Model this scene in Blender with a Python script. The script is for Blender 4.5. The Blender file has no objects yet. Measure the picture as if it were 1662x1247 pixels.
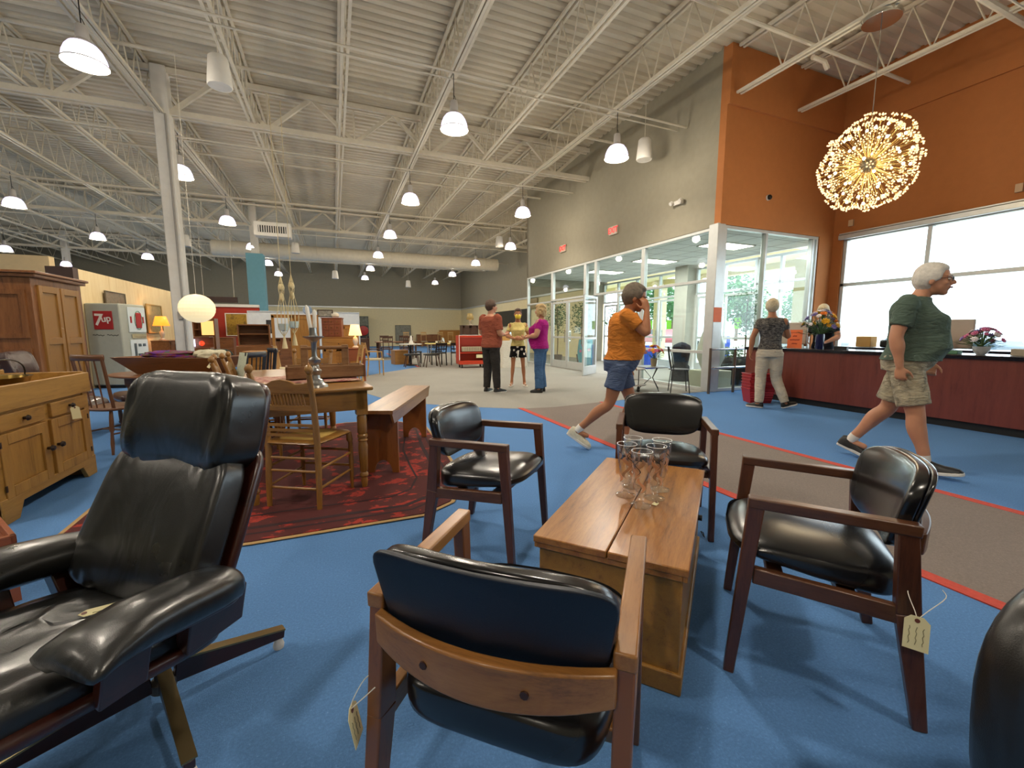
import bpy, bmesh, math, random
from mathutils import Vector as V, Matrix as M, noise as NZ
R=math.radians; PI=math.pi
S=bpy.context.scene; COL=S.collection
random.seed(7)
# ------------------------------------------------------------ camera numbers
F=690.;CX=831.;CY=623.5;CH=1.2
PIT=math.atan(85.5/F); YAW=math.atan(289/(F/math.cos(PIT)))
def P(px,py,z=0.):
    """floor-plan point under an image position, on the horizontal plane z"""
    x=px-CX; w=-(py-CY); f=F*math.cos(PIT)+w*math.sin(PIT); u=w*math.cos(PIT)-F*math.sin(PIT)
    t=(z-CH)/u
    return V(((f*math.sin(YAW)+x*math.cos(YAW))*t,(f*math.cos(YAW)-x*math.sin(YAW))*t,z))
# ------------------------------------------------------------ materials
def lin(h):
    c=[int(h[i:i+2],16)/255 for i in (0,2,4)]
    return tuple((x/12.92 if x<=.04045 else ((x+.055)/1.055)**2.4) for x in c)+(1,)
MATS={}
def newmat(name):
    m=bpy.data.materials.new(name); m.use_nodes=True; nt=m.node_tree
    b=nt.nodes['Principled BSDF']; MATS[name]=m; return m,nt,b
def N(nt,t,**k):
    n=nt.nodes.new(t)
    for a,v in k.items(): setattr(n,a,v)
    return n
def coords(nt,scale=(1,1,1),rot=(0,0,0),kind='Object'):
    tc=N(nt,'ShaderNodeTexCoord'); mp=N(nt,'ShaderNodeMapping')
    mp.inputs['Scale'].default_value=scale; mp.inputs['Rotation'].default_value=rot
    nt.links.new(tc.outputs[kind],mp.inputs['Vector']); return mp.outputs['Vector']
def noise(nt,vec,scale,detail=4,rough=.55,dist=0):
    n=N(nt,'ShaderNodeTexNoise'); n.inputs['Scale'].default_value=scale; n.inputs['Detail'].default_value=detail
    n.inputs['Roughness'].default_value=rough; n.inputs['Distortion'].default_value=dist
    nt.links.new(vec,n.inputs['Vector']); return n.outputs['Fac']
def ramp(nt,fac,stops,interp='LINEAR'):
    r=N(nt,'ShaderNodeValToRGB'); cr=r.color_ramp; cr.interpolation=interp
    while len(cr.elements)<len(stops): cr.elements.new(.5)
    for e,(p,c) in zip(cr.elements,stops): e.position=p; e.color=c if len(c)==4 else lin(c)
    nt.links.new(fac,r.inputs['Fac']); return r.outputs['Color']
def bump(nt,b,h,strength=.2,dist=.01):
    n=N(nt,'ShaderNodeBump'); n.inputs['Strength'].default_value=strength; n.inputs['Distance'].default_value=dist
    nt.links.new(h,n.inputs['Height']); nt.links.new(n.outputs['Normal'],b.inputs['Normal'])
def plain(name,h,rough=.5,metal=0,var=.0,vs=8,bs=0,bscale=60,bd=.004,coat=0,spec=.5,sheen=0):
    if name in MATS: return MATS[name]
    m,nt,b=newmat(name); c=lin(h)
    b.inputs['Base Color'].default_value=c; b.inputs['Roughness'].default_value=rough; b.inputs['Metallic'].default_value=metal
    b.inputs['Coat Weight'].default_value=coat; b.inputs['Specular IOR Level'].default_value=spec
    if sheen: b.inputs['Sheen Weight'].default_value=sheen
    vec=coords(nt)
    v=max(var,.04)
    f=noise(nt,vec,vs); d=tuple(x*(1-v) for x in c[:3])+(1,); e=tuple(min(1,x*(1+v)) for x in c[:3])+(1,)
    nt.links.new(ramp(nt,f,[(.3,d),(.7,e)]),b.inputs['Base Color'])
    if bs: bump(nt,b,noise(nt,vec,bscale,3),bs,bd)
    return m
def wood(name,c1,c2,axis='X',scale=1.,rough=.4,coat=.1,c3=None,knots=False):
    if name in MATS: return MATS[name]
    m,nt,b=newmat(name); st={'X':(.9,9,9),'Y':(9,.9,9),'Z':(9,9,.9)}[axis]
    vec=coords(nt,tuple(s*scale for s in st))
    f=noise(nt,vec,2.2,8,.65,.6); f2=noise(nt,coords(nt,tuple(s*scale*4 for s in st)),6,4,.6)
    mx=N(nt,'ShaderNodeMath',operation='MULTIPLY_ADD'); nt.links.new(f2,mx.inputs[0]); mx.inputs[1].default_value=.35; nt.links.new(f,mx.inputs[2])
    stops=[(.42,c1),(.6,c2),(.82,c3 or c2)]
    col=ramp(nt,mx.outputs[0],stops)
    nt.links.new(col,b.inputs['Base Color'])
    b.inputs['Roughness'].default_value=rough; b.inputs['Coat Weight'].default_value=coat; b.inputs['Coat Roughness'].default_value=.25
    bump(nt,b,mx.outputs[0],.15,.003); return m
def leather(name,h,rough=.38,wr=.5,wscale=(3,14,3),flat=False):
    if name in MATS: return MATS[name]
    m,nt,b=newmat(name); c=lin(h); b.inputs['Base Color'].default_value=c
    vec=coords(nt); vo=N(nt,'ShaderNodeTexVoronoi'); vo.inputs['Scale'].default_value=420; nt.links.new(vec,vo.inputs['Vector'])
    w=noise(nt,coords(nt,wscale),1.2,3,.5,.7)
    f=noise(nt,vec,5,5)
    if flat: f=noise(nt,vec,1.5,1,.3)
    nt.links.new(ramp(nt,f,[(.3,tuple(x*.75 for x in c[:3])+(1,)),(.75,tuple(min(1,x*1.5+.004) for x in c[:3])+(1,))]),b.inputs['Base Color'])
    nt.links.new(ramp(nt,f,[(.2,(rough-.08,)*3+(1,)),(.8,(rough+.12,)*3+(1,))]),b.inputs['Roughness'])
    a=N(nt,'ShaderNodeMath',operation='MULTIPLY_ADD'); nt.links.new(vo.outputs['Distance'],a.inputs[0]); a.inputs[1].default_value=0 if flat else .015
    mm=N(nt,'ShaderNodeMath',operation='MULTIPLY'); nt.links.new(w,mm.inputs[0]); mm.inputs[1].default_value=wr; nt.links.new(mm.outputs[0],a.inputs[2])
    b.inputs['Coat Weight'].default_value=.45; b.inputs['Coat Roughness'].default_value=.22
    bump(nt,b,a.outputs[0],.5,.03); return m
def emit(name,h,st,base=None):
    if name in MATS: return MATS[name]
    m,nt,b=newmat(name); b.inputs['Base Color'].default_value=lin(base or h); b.inputs['Emission Color'].default_value=lin(h); b.inputs['Emission Strength'].default_value=st
    return m
def schlick(nt,base=.04,k=.8,p=4):
    lw=N(nt,'ShaderNodeLayerWeight'); pw=N(nt,'ShaderNodeMath',operation='POWER'); nt.links.new(lw.outputs['Facing'],pw.inputs[0]); pw.inputs[1].default_value=p
    ma=N(nt,'ShaderNodeMath',operation='MULTIPLY_ADD'); nt.links.new(pw.outputs[0],ma.inputs[0]); ma.inputs[1].default_value=k; ma.inputs[2].default_value=base; return ma.outputs[0]
def thin_glass(name,tint='ffffff',refl=1.45):
    if name in MATS: return MATS[name]
    m,nt,b=newmat(name); nt.nodes.remove(b)
    out=[n for n in nt.nodes if n.type=='OUTPUT_MATERIAL'][0]
    t=N(nt,'ShaderNodeBsdfTransparent'); t.inputs['Color'].default_value=lin(tint)
    g=N(nt,'ShaderNodeBsdfGlossy'); g.inputs['Roughness'].default_value=.02
    fr=schlick(nt)
    mx=N(nt,'ShaderNodeMixShader'); nt.links.new(fr,mx.inputs[0]); nt.links.new(t.outputs[0],mx.inputs[1]); nt.links.new(g.outputs[0],mx.inputs[2])
    nt.links.new(mx.outputs[0],out.inputs['Surface']); return m
# ------------------------------------------------------------ mesh builder
def rotto(d,up=(0,0,1)):
    z=V(d).normalized(); u=V(up)
    if abs(z.dot(u.normalized()))>.999: u=V((0,1,0))
    x=u.cross(z).normalized(); y=z.cross(x)
    return M((x,y,z)).transposed()
class MB:
    def __init__(s,T=None): s.v=[];s.f=[];s.m=[];s.T=T;s.mi=0
    def add(s,vs,fs):
        o=len(s.v)
        s.v+= [ (s.T@V(p)) if s.T else V(p) for p in vs]; s.f+=[tuple(i+o for i in f) for f in fs]; s.m+=[s.mi]*len(fs); return s
    def box(s,c,d,rot=None,taper=1.,tapery=None):
        ty=taper if tapery is None else tapery
        pts=[]
        for z in (-.5,.5):
            k=1 if z<0 else taper; ky=1 if z<0 else ty
            for x,y in ((-.5,-.5),(.5,-.5),(.5,.5),(-.5,.5)): pts.append(V((x*d[0]*k,y*d[1]*ky,z*d[2])))
        if rot is not None:
            if not isinstance(rot,M): rot=M.Rotation(rot[2],3,'Z')@M.Rotation(rot[1],3,'Y')@M.Rotation(rot[0],3,'X')
            pts=[rot@p for p in pts]
        c=V(c); return s.add([p+c for p in pts],[(3,2,1,0),(4,5,6,7),(0,1,5,4),(1,2,6,5),(2,3,7,6),(3,0,4,7)])
    def b2(s,x0,x1,y0,y1,z0,z1): return s.box(((x0+x1)/2,(y0+y1)/2,(z0+z1)/2),(abs(x1-x0),abs(y1-y0),abs(z1-z0)))
    def bar(s,p0,p1,w,h,up=(0,0,1),w1=None,h1=None):
        p0=V(p0);p1=V(p1); Q=rotto(p1-p0,up); w1=w if w1 is None else w1; h1=h if h1 is None else h1
        vs=[]
        for p,a,b in ((p0,w,h),(p1,w1,h1)):
            for x,y in ((-.5,-.5),(.5,-.5),(.5,.5),(-.5,.5)): vs.append(p+Q@V((x*a,y*b,0)))
        return s.add(vs,[(3,2,1,0),(4,5,6,7),(0,1,5,4),(1,2,6,5),(2,3,7,6),(3,0,4,7)])
    def loft(s,rings,caps=True):
        n=len(rings[0]); vs=[p for r in rings for p in r]; fs=[]
        for i in range(len(rings)-1):
            for j in range(n):
                k=(j+1)%n; fs.append((i*n+j,i*n+k,(i+1)*n+k,(i+1)*n+j))
        if caps: fs.append(tuple(reversed(range(n)))); fs.append(tuple((len(rings)-1)*n+j for j in range(n)))
        return s.add(vs,fs)
    def tube(s,pts,r,n=8,caps=True,closed=False,up=None):
        pts=[V(p) for p in pts]; m=len(pts); rs=r if isinstance(r,list) else [r]*m
        rings=[]; prev=None
        for i,p in enumerate(pts):
            if closed: t=(pts[(i+1)%m]-pts[i-1])
            else: t=(pts[min(i+1,m-1)]-pts[max(i-1,0)])
            t=t.normalized() if t.length>1e-9 else V((0,0,1))
            if prev is None:
                u=V(up) if up else (V((0,0,1)) if abs(t.z)<.9 else V((1,0,0)))
                a=u.cross(t).normalized()
            else:
                a=prev-t*prev.dot(t); a=a.normalized() if a.length>1e-6 else t.orthogonal().normalized()
            prev=a; b=t.cross(a); rr=rs[i]
            ra,rb=(rr if isinstance(rr,tuple) else (rr,rr))
            rings.append([p+a*math.cos(2*PI*k/n)*ra+b*math.sin(2*PI*k/n)*rb for k in range(n)])
        if closed:
            rings.append(rings[0]); return s.loft(rings,False)
        return s.loft(rings,caps)
    def lathe(s,prof,c=(0,0,0),n=16,Q=None,caps=True):
        c=V(c); rings=[]
        for r,z in prof:
            rg=[V((max(r,1e-4)*math.cos(2*PI*k/n),max(r,1e-4)*math.sin(2*PI*k/n),z)) for k in range(n)]
            if Q is not None: rg=[Q@p for p in rg]
            rings.append([p+c for p in rg])
        return s.loft(rings,caps)
    def ell(s,c,r,nu=14,nv=9,Q=None,e=1.):
        if not isinstance(r,(list,tuple)): r=(r,r,r)
        rings=[]
        for j in range(nv+1):
            a=-PI/2+PI*j/nv; z=math.sin(a); k=max(math.cos(a),.01)
            k=abs(k)**e; z=math.copysign(abs(z)**e,z)
            rg=[V((k*math.cos(2*PI*i/nu)*r[0],k*math.sin(2*PI*i/nu)*r[1],z*r[2])) for i in range(nu)]
            if Q is not None: rg=[Q@p for p in rg]
            rings.append([p+V(c) for p in rg])
        return s.loft(rings)
    def prism(s,poly,d,Q=None,c=(0,0,0)):
        """polygon in local xy, thickness d along local z"""
        n=len(poly); a=[V((x,y,0)) for x,y in poly]+[V((x,y,d)) for x,y in poly]
        if Q is not None: a=[Q@p for p in a]
        a=[p+V(c) for p in a]
        return s.add(a,[tuple(reversed(range(n))),tuple(range(n,2*n))]+[(i,(i+1)%n,n+(i+1)%n,n+i) for i in range(n)])
    def build(s,name,mat,parent=None,smooth=True,bevel=0,seg=2,sub=0,remesh=0,rs=4,ang=40,loc=None,disp=None,solid=0):
        me=bpy.data.meshes.new(name); me.from_pydata([tuple(p) for p in s.v],[],s.f)
        mats=mat if isinstance(mat,(list,tuple)) else [mat]
        for m in mats: me.materials.append(m)
        if len(mats)>1: me.polygons.foreach_set('material_index',s.m)
        bm=bmesh.new(); bm.from_mesh(me); bmesh.ops.recalc_face_normals(bm,faces=bm.faces); bm.to_mesh(me); bm.free()
        if smooth:
            me.polygons.foreach_set('use_smooth',[True]*len(me.polygons))
            if not remesh and not sub: me.set_sharp_from_angle(angle=R(ang))
        me.update()
        o=bpy.data.objects.new(name,me); COL.objects.link(o)
        if parent is not None: o.parent=parent
        if loc is not None: o.location=loc
        if solid:
            q=o.modifiers.new('t','SOLIDIFY'); q.thickness=solid; q.offset=0
        if remesh:
            q=o.modifiers.new('r','REMESH'); q.mode='VOXEL'; q.voxel_size=remesh; q.use_smooth_shade=True
            if rs:
                q=o.modifiers.new('s','SMOOTH'); q.factor=.5; q.iterations=rs
        if bevel:
            q=o.modifiers.new('b','BEVEL'); q.width=bevel; q.segments=seg; q.limit_method='ANGLE'; q.angle_limit=R(35); q.harden_normals=False
        if sub:
            q=o.modifiers.new('u','SUBSURF'); q.levels=sub; q.render_levels=sub
        if disp:
            t=bpy.data.textures.new(name,'CLOUDS'); t.noise_scale=disp[1]
            q=o.modifiers.new('d','DISPLACE'); q.texture=t; q.strength=disp[0]; q.mid_level=.5; q.texture_coords='LOCAL'
        return o
def tag(o,label,cat,group=None,kind=None):
    if label: o['label']=label
    if cat: o['category']=cat
    if group: o['group']=group
    if kind: o['kind']=kind
    return o
def thing(name,label,cat,loc=(0,0,0),rz=0,group=None):
    o=bpy.data.objects.new(name,None); COL.objects.link(o); o.location=loc; o.rotation_euler=(0,0,R(rz)); o.empty_display_size=.1
    return tag(o,label,cat,group)
def struct(o): o['kind']='structure'; return o
KIDS={}
def dup(root,label=None,loc=None,rz=None,group=None,parent=None):
    c=root.copy(); COL.objects.link(c)
    if parent is not None: c.parent=parent
    if loc is not None: c.location=loc
    if rz is not None: c.rotation_euler=(0,0,R(rz))
    if label: c['label']=label
    if group: c['group']=group
    for ch in list(root.children):
        dup(ch,parent=c)
    return c
def crom(pts,k=4):
    """smooth polyline through points"""
    pts=[V(p) for p in pts]; out=[]
    for i in range(len(pts)-1):
        p0=pts[max(i-1,0)];p1=pts[i];p2=pts[i+1];p3=pts[min(i+2,len(pts)-1)]
        for j in range(k):
            t=j/k; out.append(.5*((2*p1)+(p2-p0)*t+(2*p0-5*p1+4*p2-p3)*t*t+(3*p1-p0-3*p2+p3)*t**3))
    out.append(pts[-1]); return out
def light(kind,name,loc,energy,col=(1,1,1),size=.1,rot=None,**k):
    d=bpy.data.lights.new(name,kind); d.energy=energy; d.color=col
    if kind=='POINT': d.shadow_soft_size=size
    if kind=='AREA': d.size=size
    for a,v in k.items(): setattr(d,a,v)
    o=bpy.data.objects.new(name,d); o.location=loc; COL.objects.link(o)
    if rot: o.rotation_euler=rot
    return o
SKYW=5.5;SUNW=4.0;EXPO=0.0
# ============================================================ SETTING
DZ=6.35   # roof deck
FY=-4.0; BY=36.0; LX=-20.0; RX=10.2
# --- materials of the shell
def carpet(name,h,sp,amt=.1):
    m,nt,b=newmat(name); c=lin(h)
    vec=coords(nt); f=noise(nt,vec,110,4,.75); f2=noise(nt,vec,1.1,3)
    d=tuple(x*.8 for x in c[:3])+(1,); e=tuple(min(1,x*1.15) for x in c[:3])+(1,)
    col=ramp(nt,f,[(.3,d),(.55,c),(.66,e),(.78,lin(sp))])
    mx=N(nt,'ShaderNodeMix',data_type='RGBA',blend_type='MULTIPLY'); mx.inputs[0].default_value=.35
    nt.links.new(col,mx.inputs[6]); nt.links.new(ramp(nt,f2,[(.3,(.8,.8,.8,1)),(.7,(1,1,1,1))]),mx.inputs[7])
    nt.links.new(mx.outputs[2],b.inputs['Base Color']); b.inputs['Roughness'].default_value=.95; b.inputs['Specular IOR Level'].default_value=.25
    bump(nt,b,noise(nt,vec,260,2,.6),.5,.004); return m
m_blue=carpet('carpet_blue','5985bb','c4d6e8'); m_gray=carpet('carpet_gray','9d9a92','b9b6ae'); m_brown=carpet('carpet_taupe','857a73','a49a92')
m_red=plain('carpet_red_stripe','c04a3c',.95,var=.1,vs=60,bs=.4,bscale=250)
m_taupe=plain('wall_taupe','97917f',.85,var=.03,bs=.05,bscale=120)
m_cream=plain('wall_cream','eaddb4',.85,var=.03)
m_orange=plain('wall_orange','b4703a',.8,var=.03,bs=.05,bscale=120)
m_white=plain('white_paint','e2ded6',.6,var=.03)
m_steel=plain('painted_steel','dcd3c0',.55,var=.05)
m_alum=plain('aluminium_frame','cdd0cf',.35,.35,var=.02)
m_glass=thin_glass('window_glass','f4faf8')
m_black=plain('black_plastic','151515',.5); m_chrome=plain('chrome','d8d8d6',.12,1)
m_dkmetal=plain('dark_metal','2c2a28',.4,.7)
def deckmat():
    m,nt,b=newmat('roof_deck'); b.inputs['Base Color'].default_value=lin('d6ccb8'); b.inputs['Roughness'].default_value=.5
    vec=coords(nt); f=noise(nt,vec,.7,4); nt.links.new(ramp(nt,f,[(.3,'c8bda6'),(.7,'ddd3be')]),b.inputs['Base Color']); return m
m_deck=deckmat()
# floor
mb=MB(); mb.b2(LX,RX,FY,BY,-.1,0); struct(mb.build('floor',m_blue,smooth=False))
def inlay(name,poly,m,z=.003):
    mb=MB(); mb.prism(poly,z+.02,c=(0,0,-.02)); return struct(mb.build(name,m,smooth=False))
plaza=[(6.95,6.3),(6.2,6.28),(5.2,6.15),(4.04,6.0),(3.2,5.9),(2.6,5.99),(1.98,6.42),(1.25,7.08),(.75,7.9),(.45,8.9),(.35,10),(.45,11.1),(.78,12.16),(1.3,12.9),(1.86,13.52),(2.6,14.5),(2.6,24),(10.2,24),(10.2,15),(6.95,15)]
inlay('floor_carpet_plaza',plaza,m_gray)
inlay('floor_carpet_far_band',[(-6,18.4),(2.6,18.4),(2.6,20.4),(-6,20.4)],m_gray,.004)
inlay('floor_carpet_aisle',[(2.65,-4),(4.15,-4),(4.15,6.02),(3.2,5.9),(2.65,5.97)],m_brown,.004)
inlay('floor_stripe_near',[(2.61,-4),(2.69,-4),(2.69,6.0),(2.61,6.05)],m_red,.006)
inlay('floor_stripe_counter',[(4.11,-4),(4.19,-4),(4.19,6.05),(4.11,6.03)],m_red,.006)
inlay('floor_stripe_far',[(2.56,14.45),(2.64,14.5),(2.64,24),(2.56,24)],m_red,.006)
inlay('floor_carpet_vestibule',[(6.95,6.3),(10.1,6.3),(10.1,14.9),(6.95,14.9)],m_gray,.006)
# ceiling: corrugated deck with ribs along X
mb=MB(); y=FY; prof=[]
while y<BY: prof+= [(y,DZ),(y+.09,DZ),(y+.12,DZ+.05),(y+.17,DZ+.05)]; y+=.2
vs=[];fs=[]
for i,(yy,z) in enumerate(prof): vs+=[(LX,yy,z),(RX,yy,z)]
for i in range(len(prof)-1): fs.append((2*i,2*i+1,2*i+3,2*i+2))
mb.add(vs,fs)
mb.b2(LX,RX,FY,BY,DZ+.08,DZ+.2)
struct(mb.build('ceiling',m_deck,smooth=False))
# walls
def twotone(name,axis,c,a0,a1,zs=3.05,zt=DZ+.1,th=.15,side=1,up=None,lo=None):
    for nm,z0,z1,m,k in ((name,zs,zt,up or m_taupe,1),(name+'_lower',0,zs,lo or m_cream,0)):
        mb=MB()
        if axis=='Y': mb.b2(a0,a1,c,c+side*th,z0,z1)
        else: mb.b2(c,c+side*th,a0,a1,z0,z1)
        struct(mb.build(nm,m,smooth=False))
twotone('wall_back','Y',BY,LX,RX+.15)
twotone('wall_left','X',LX,FY,BY,side=-1)
twotone('wall_front','Y',FY,LX,RX+.15,side=-1,zs=1.0,lo=m_taupe)
twotone('wall_right_far','X',RX,15,BY)
mb=MB(); mb.b2(RX-.06,RX,15.1,BY,3.02,3.12); mb.b2(LX,RX,BY-.06,BY,3.02,3.12); struct(mb.build('trim_1',m_alum,bevel=.004))
# orange window wall
mb=MB(); mb.b2(RX,RX+.2,FY,6.2,3.2,DZ+.1); mb.b2(RX-.05,RX,FY,6.2,5.33,DZ); mb.b2(RX,RX+.2,FY,6.2,0,.12); mb.b2(RX,RX+.2,6.0,6.35,.12,3.2); struct(mb.build('wall_right',m_orange,smooth=False))
# bulkhead over vestibule
mb=MB(); mb.b2(6.85,6.97,6.35,15.0,3.2,DZ+.1); mb.b2(6.85,RX,14.88,15.0,3.2,DZ+.1); struct(mb.build('wall_bulkhead',m_taupe,smooth=False))
mb=MB(); mb.b2(6.85,RX,6.2,6.35,3.22,DZ+.1); mb.b2(6.85,RX,6.15,6.2,5.33,DZ);mb.b2(9.75,RX,6.2,6.35,0,3.22); struct(mb.build('wall_orange_bulkhead',m_orange,smooth=False))
mb=MB(); mb.b2(9.6,RX,14.85,15.05,0,3.2); mb.b2(6.97,RX+.2,14.88,15.0,2.9,3.2); struct(mb.build('wall_vestibule_end',m_taupe,smooth=False))
# vestibule ceiling with tiles and lit panels
def tiles():
    m,nt,b=newmat('ceiling_tile'); b.inputs['Roughness'].default_value=.9
    br=N(nt,'ShaderNodeTexBrick'); br.offset=0; br.inputs['Scale'].default_value=1; br.inputs['Mortar Size'].default_value=.012
    br.inputs['Brick Width'].default_value=.6; br.inputs['Row Height'].default_value=.6
    br.inputs['Color1'].default_value=lin('eceeec'); br.inputs['Color2'].default_value=lin('e6e9e8'); br.inputs['Mortar'].default_value=lin('8f9290')
    nt.links.new(coords(nt),br.inputs['Vector']); nt.links.new(br.outputs['Color'],b.inputs['Base Color']); return m
mb=MB(); mb.b2(6.97,RX+.15,6.35,14.88,3.18,3.24); struct(mb.build('ceiling_vestibule',tiles(),smooth=False))
m_panel=emit('lit_panel','fff6e8',14)
for i,(yy,xx) in enumerate(((7.5,8.5),(9.9,8.5),(12.3,8.5))):
    t=thing('ceiling_light_panel',['lit rectangular ceiling panel in the glass vestibule, nearest the corner post','lit rectangular ceiling panel in the glass vestibule, middle of the row','lit rectangular ceiling panel in the vestibule, farthest of the row'][i],'ceiling light',(xx,yy,3.18),group='vestibule ceiling panels')
    mb=MB(); mb.b2(-.6,.6,-.3,-.27,-.02,0);mb.b2(-.6,.6,.27,.3,-.02,0);mb.b2(-.6,-.57,-.3,.3,-.02,0);mb.b2(.57,.6,-.3,.3,-.02,0); mb.build('frame',m_white,t)
    mb=MB(); mb.b2(-.57,.57,-.27,.27,-.015,-.002); mb.build('diffuser',m_panel,t); light('AREA','panel_light',(xx,yy,3.15),70,(.95,.98,1),.9)
# --- storefront frames and panes.  frame bars on a plane x=c or y=c
def glazed(name,axis,c,a0,a1,z0,z1,vert,horiz,w=.06,d=.1,panes=True,skip=()):
    """one glazed screen: a frame mesh and its panes as children. vert: mullion positions, horiz: rails (z,(a0,a1))"""
    mb=MB()
    def B(p0,p1,q0,q1):
        if axis=='X': mb.b2(c-d/2,c+d/2,p0,p1,q0,q1)
        else: mb.b2(p0,p1,c-d/2,c+d/2,q0,q1)
    B(a0,a1,z1-w,z1); B(a0,a1,z0,z0+w)
    allv=[a0+w/2]+list(vert)+[a1-w/2]
    for v in allv: B(v-w/2,v+w/2,z0+w,z1-w)
    for z,(h0,h1) in horiz: B(h0,h1,z-w/2,z+w/2)
    fr=struct(mb.build(name,m_alum,bevel=.006))
    for i in range(len(allv)-1):
        zs=[z0+w/2]+sorted(z for z,(h0,h1) in horiz if h0<=allv[i]+.1 and h1>=allv[i+1]-.1)+[z1-w/2]
        for j in range(len(zs)-1):
            if (i,j) in skip: continue
            mb=MB()
            p0,p1,q0,q1=allv[i]+w/2,allv[i+1]-w/2,zs[j]+w/2,zs[j+1]-w/2
            if axis=='X': mb.b2(c-.004,c+.004,p0,p1,q0,q1)
            else: mb.b2(p0,p1,c-.004,c+.004,q0,q1)
            mb.build('pane',m_glass,fr,smooth=False)
    return fr
# inner screen towards the shop floor (x=6.9)
glazed('window_1','X',6.91,13.0,15.0,0,3.2,[],[(2.2,(13,15))])
glazed('window_2','X',6.91,10.95,13.0,2.2,3.2,[],[])
glazed('window_3','X',6.91,10.4,10.95,0,3.2,[],[(2.2,(10.4,10.95))])
glazed('window_4','X',6.91,8.4,10.4,2.2,3.2,[],[])
glazed('window_5','X',6.91,6.42,8.4,0,3.2,[],[(2.2,(6.4,8.4)),(.78,(6.4,8.4))])
mb=MB(); mb.b2(6.8,7.0,6.2,6.42,0,3.24); struct(mb.build('trim_2',m_alum,bevel=.01))
glazed('window_6','Y',6.27,7.0,9.75,.0,3.22,[8.16,9.6],[])
def door(name,axis,c,a0,a1,z1,hinge=None,ang=0,sign=None):
    """glass door leaf; built along +u from the hinge"""
    L=abs(a1-a0)
    mb=MB(); w=.07
    for x0,x1,z0,z2 in ((0,w,0.01,z1),(L-w,L,0.01,z1),(w,L-w,z1-w,z1),(w,L-w,.01,.25),(w,L-w,.98,1.04)): mb.b2(x0,x1,-.022,.022,z0,z2)
    o=struct(mb.build(name,m_alum,bevel=.004))
    mb=MB(); mb.b2(w,L-w,-.004,.004,.25,.98); mb.b2(w,L-w,-.004,.004,1.04,z1-w); mb.build('pane',m_glass,o,smooth=False)
    mb=MB(); mb.tube([(L-.05,-.07,.85),(L-.05,-.07,1.25)],.014); mb.tube([(L-.05,0,.9),(L-.05,-.07,.9)],.01); mb.tube([(L-.05,0,1.2),(L-.05,-.07,1.2)],.01); mb.build('handle',m_chrome,o)
    sg=1 if a1>a0 else -1
    if axis=='X': o.location=(c,a0,0); o.rotation_euler=(0,0,R(90*sg+ang))
    else: o.location=(a0,c,0); o.rotation_euler=(0,0,R((0 if sg>0 else 180)+ang))
    return o
door('door_1','X',6.91,12.98,12.0,2.17); door('door_2','X',6.91,10.98,11.98,2.17)
door('door_3','X',6.91,8.44,9.4,2.17); door('door_4','X',6.91,10.36,9.42,2.17,ang=-55)
# outer screen of vestibule (x=10.2)
glazed('window_7','X',10.25,6.35,8.0,.0,3.1,[7.35],[(2.42,(6.35,8.0))])
glazed('window_8','X',10.25,8.0,10.0,2.3,3.1,[9.0],[])
glazed('window_9','X',10.25,10.6,14.85,2.3,3.1,[11.6,12.8,13.9],[])
for k,(a,b) in enumerate(((8.04,8.97),(9.97,9.03),(10.65,11.57),(12.75,11.63),(12.85,13.85),(14.8,13.95))): door('door_%d'%(5+k),'X',10.25,a,b,2.25)
mb=MB(); mb.b2(9.9,10.35,10.05,10.58,0,3.2); struct(mb.build('wall_pier',plain('pier_grey','b5b1a4',.8),bevel=.01))
# big shop windows of the right wall
glazed('window_10','X',10.3,-3.6,6.0,.12,3.2,[-1.0,1.75,4.55],[(2.2,(-3.6,6.0))],w=.07,d=.12)
mb=MB(); mb.b2(10.12,10.2,-3.6,6.05,3.15,3.24); mb.b2(10.14,10.2,-3.6,6.05,3.25,3.28); struct(mb.build('trim_3',m_alum,bevel=.005))
# --- steel joists
def joist(x,y0,y1,zt=DZ-.02,zb=5.5,ph=.6,name='ceiling_joist'):
    mb=MB()
    for s in (-.045,.045):
        mb.b2(x+s-.022,x+s+.022,y0,y1,zt-.045,zt-.0); mb.b2(x+s-.022,x+s+.022,y0,y1,zb,zb+.04)
    y=y0; k=0
    while y<y1-ph:
        a=(x,y,zb+.02 if k%2 else zt-.03); b=(x,y+ph/2,zt-.03 if k%2 else zb+.02); mb.tube([a,b],.013,5)
        k+=1; y+=ph/2
        if y>22 and ph<1: ph=1.2
    return struct(mb.build(name,m_steel,smooth=False))
for i,x in enumerate([-18.45,-16.75,-15.05,-13.35,-11.65,-9.95,-8.25,-6.55,-4.85,-3.1,-1.37,.36,2.08,3.72,5.36]): joist(x,FY,BY)
for x in (7.03,8.7): joist(x,FY,6.12); joist(x,15.0,BY)
# girders along X at column lines
def girder(y,x0,x1):
    mb=MB(); zt,zb=6.28,5.42
    for s in (-.07,.07):
        mb.b2(x0,x1,y+s-.03,y+s+.03,zt-.1,zt); mb.b2(x0,x1,y+s-.03,y+s+.03,zb,zb+.1)
    x=x0; k=0; st=.86
    while x<x1-st*.6:
        x2=min(x+st,x1)
        a=(x,y,zt-.05 if k%2 else zb+.05); b=(x2,y,zb+.05 if k%2 else zt-.05); mb.bar(a,b,.075,.075,(0,1,0))
        if k%2: mb.bar((x2,y,zb+.05),(x2,y,zt-.05),.035,.035,(0,1,0))
        x+=st; k+=1
    return struct(mb.build('ceiling_girder',m_steel,smooth=False))
girder(10.9,LX,6.85); girder(20.5,LX,RX); girder(29.5,LX,RX); girder(1.2,LX,RX)
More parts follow.
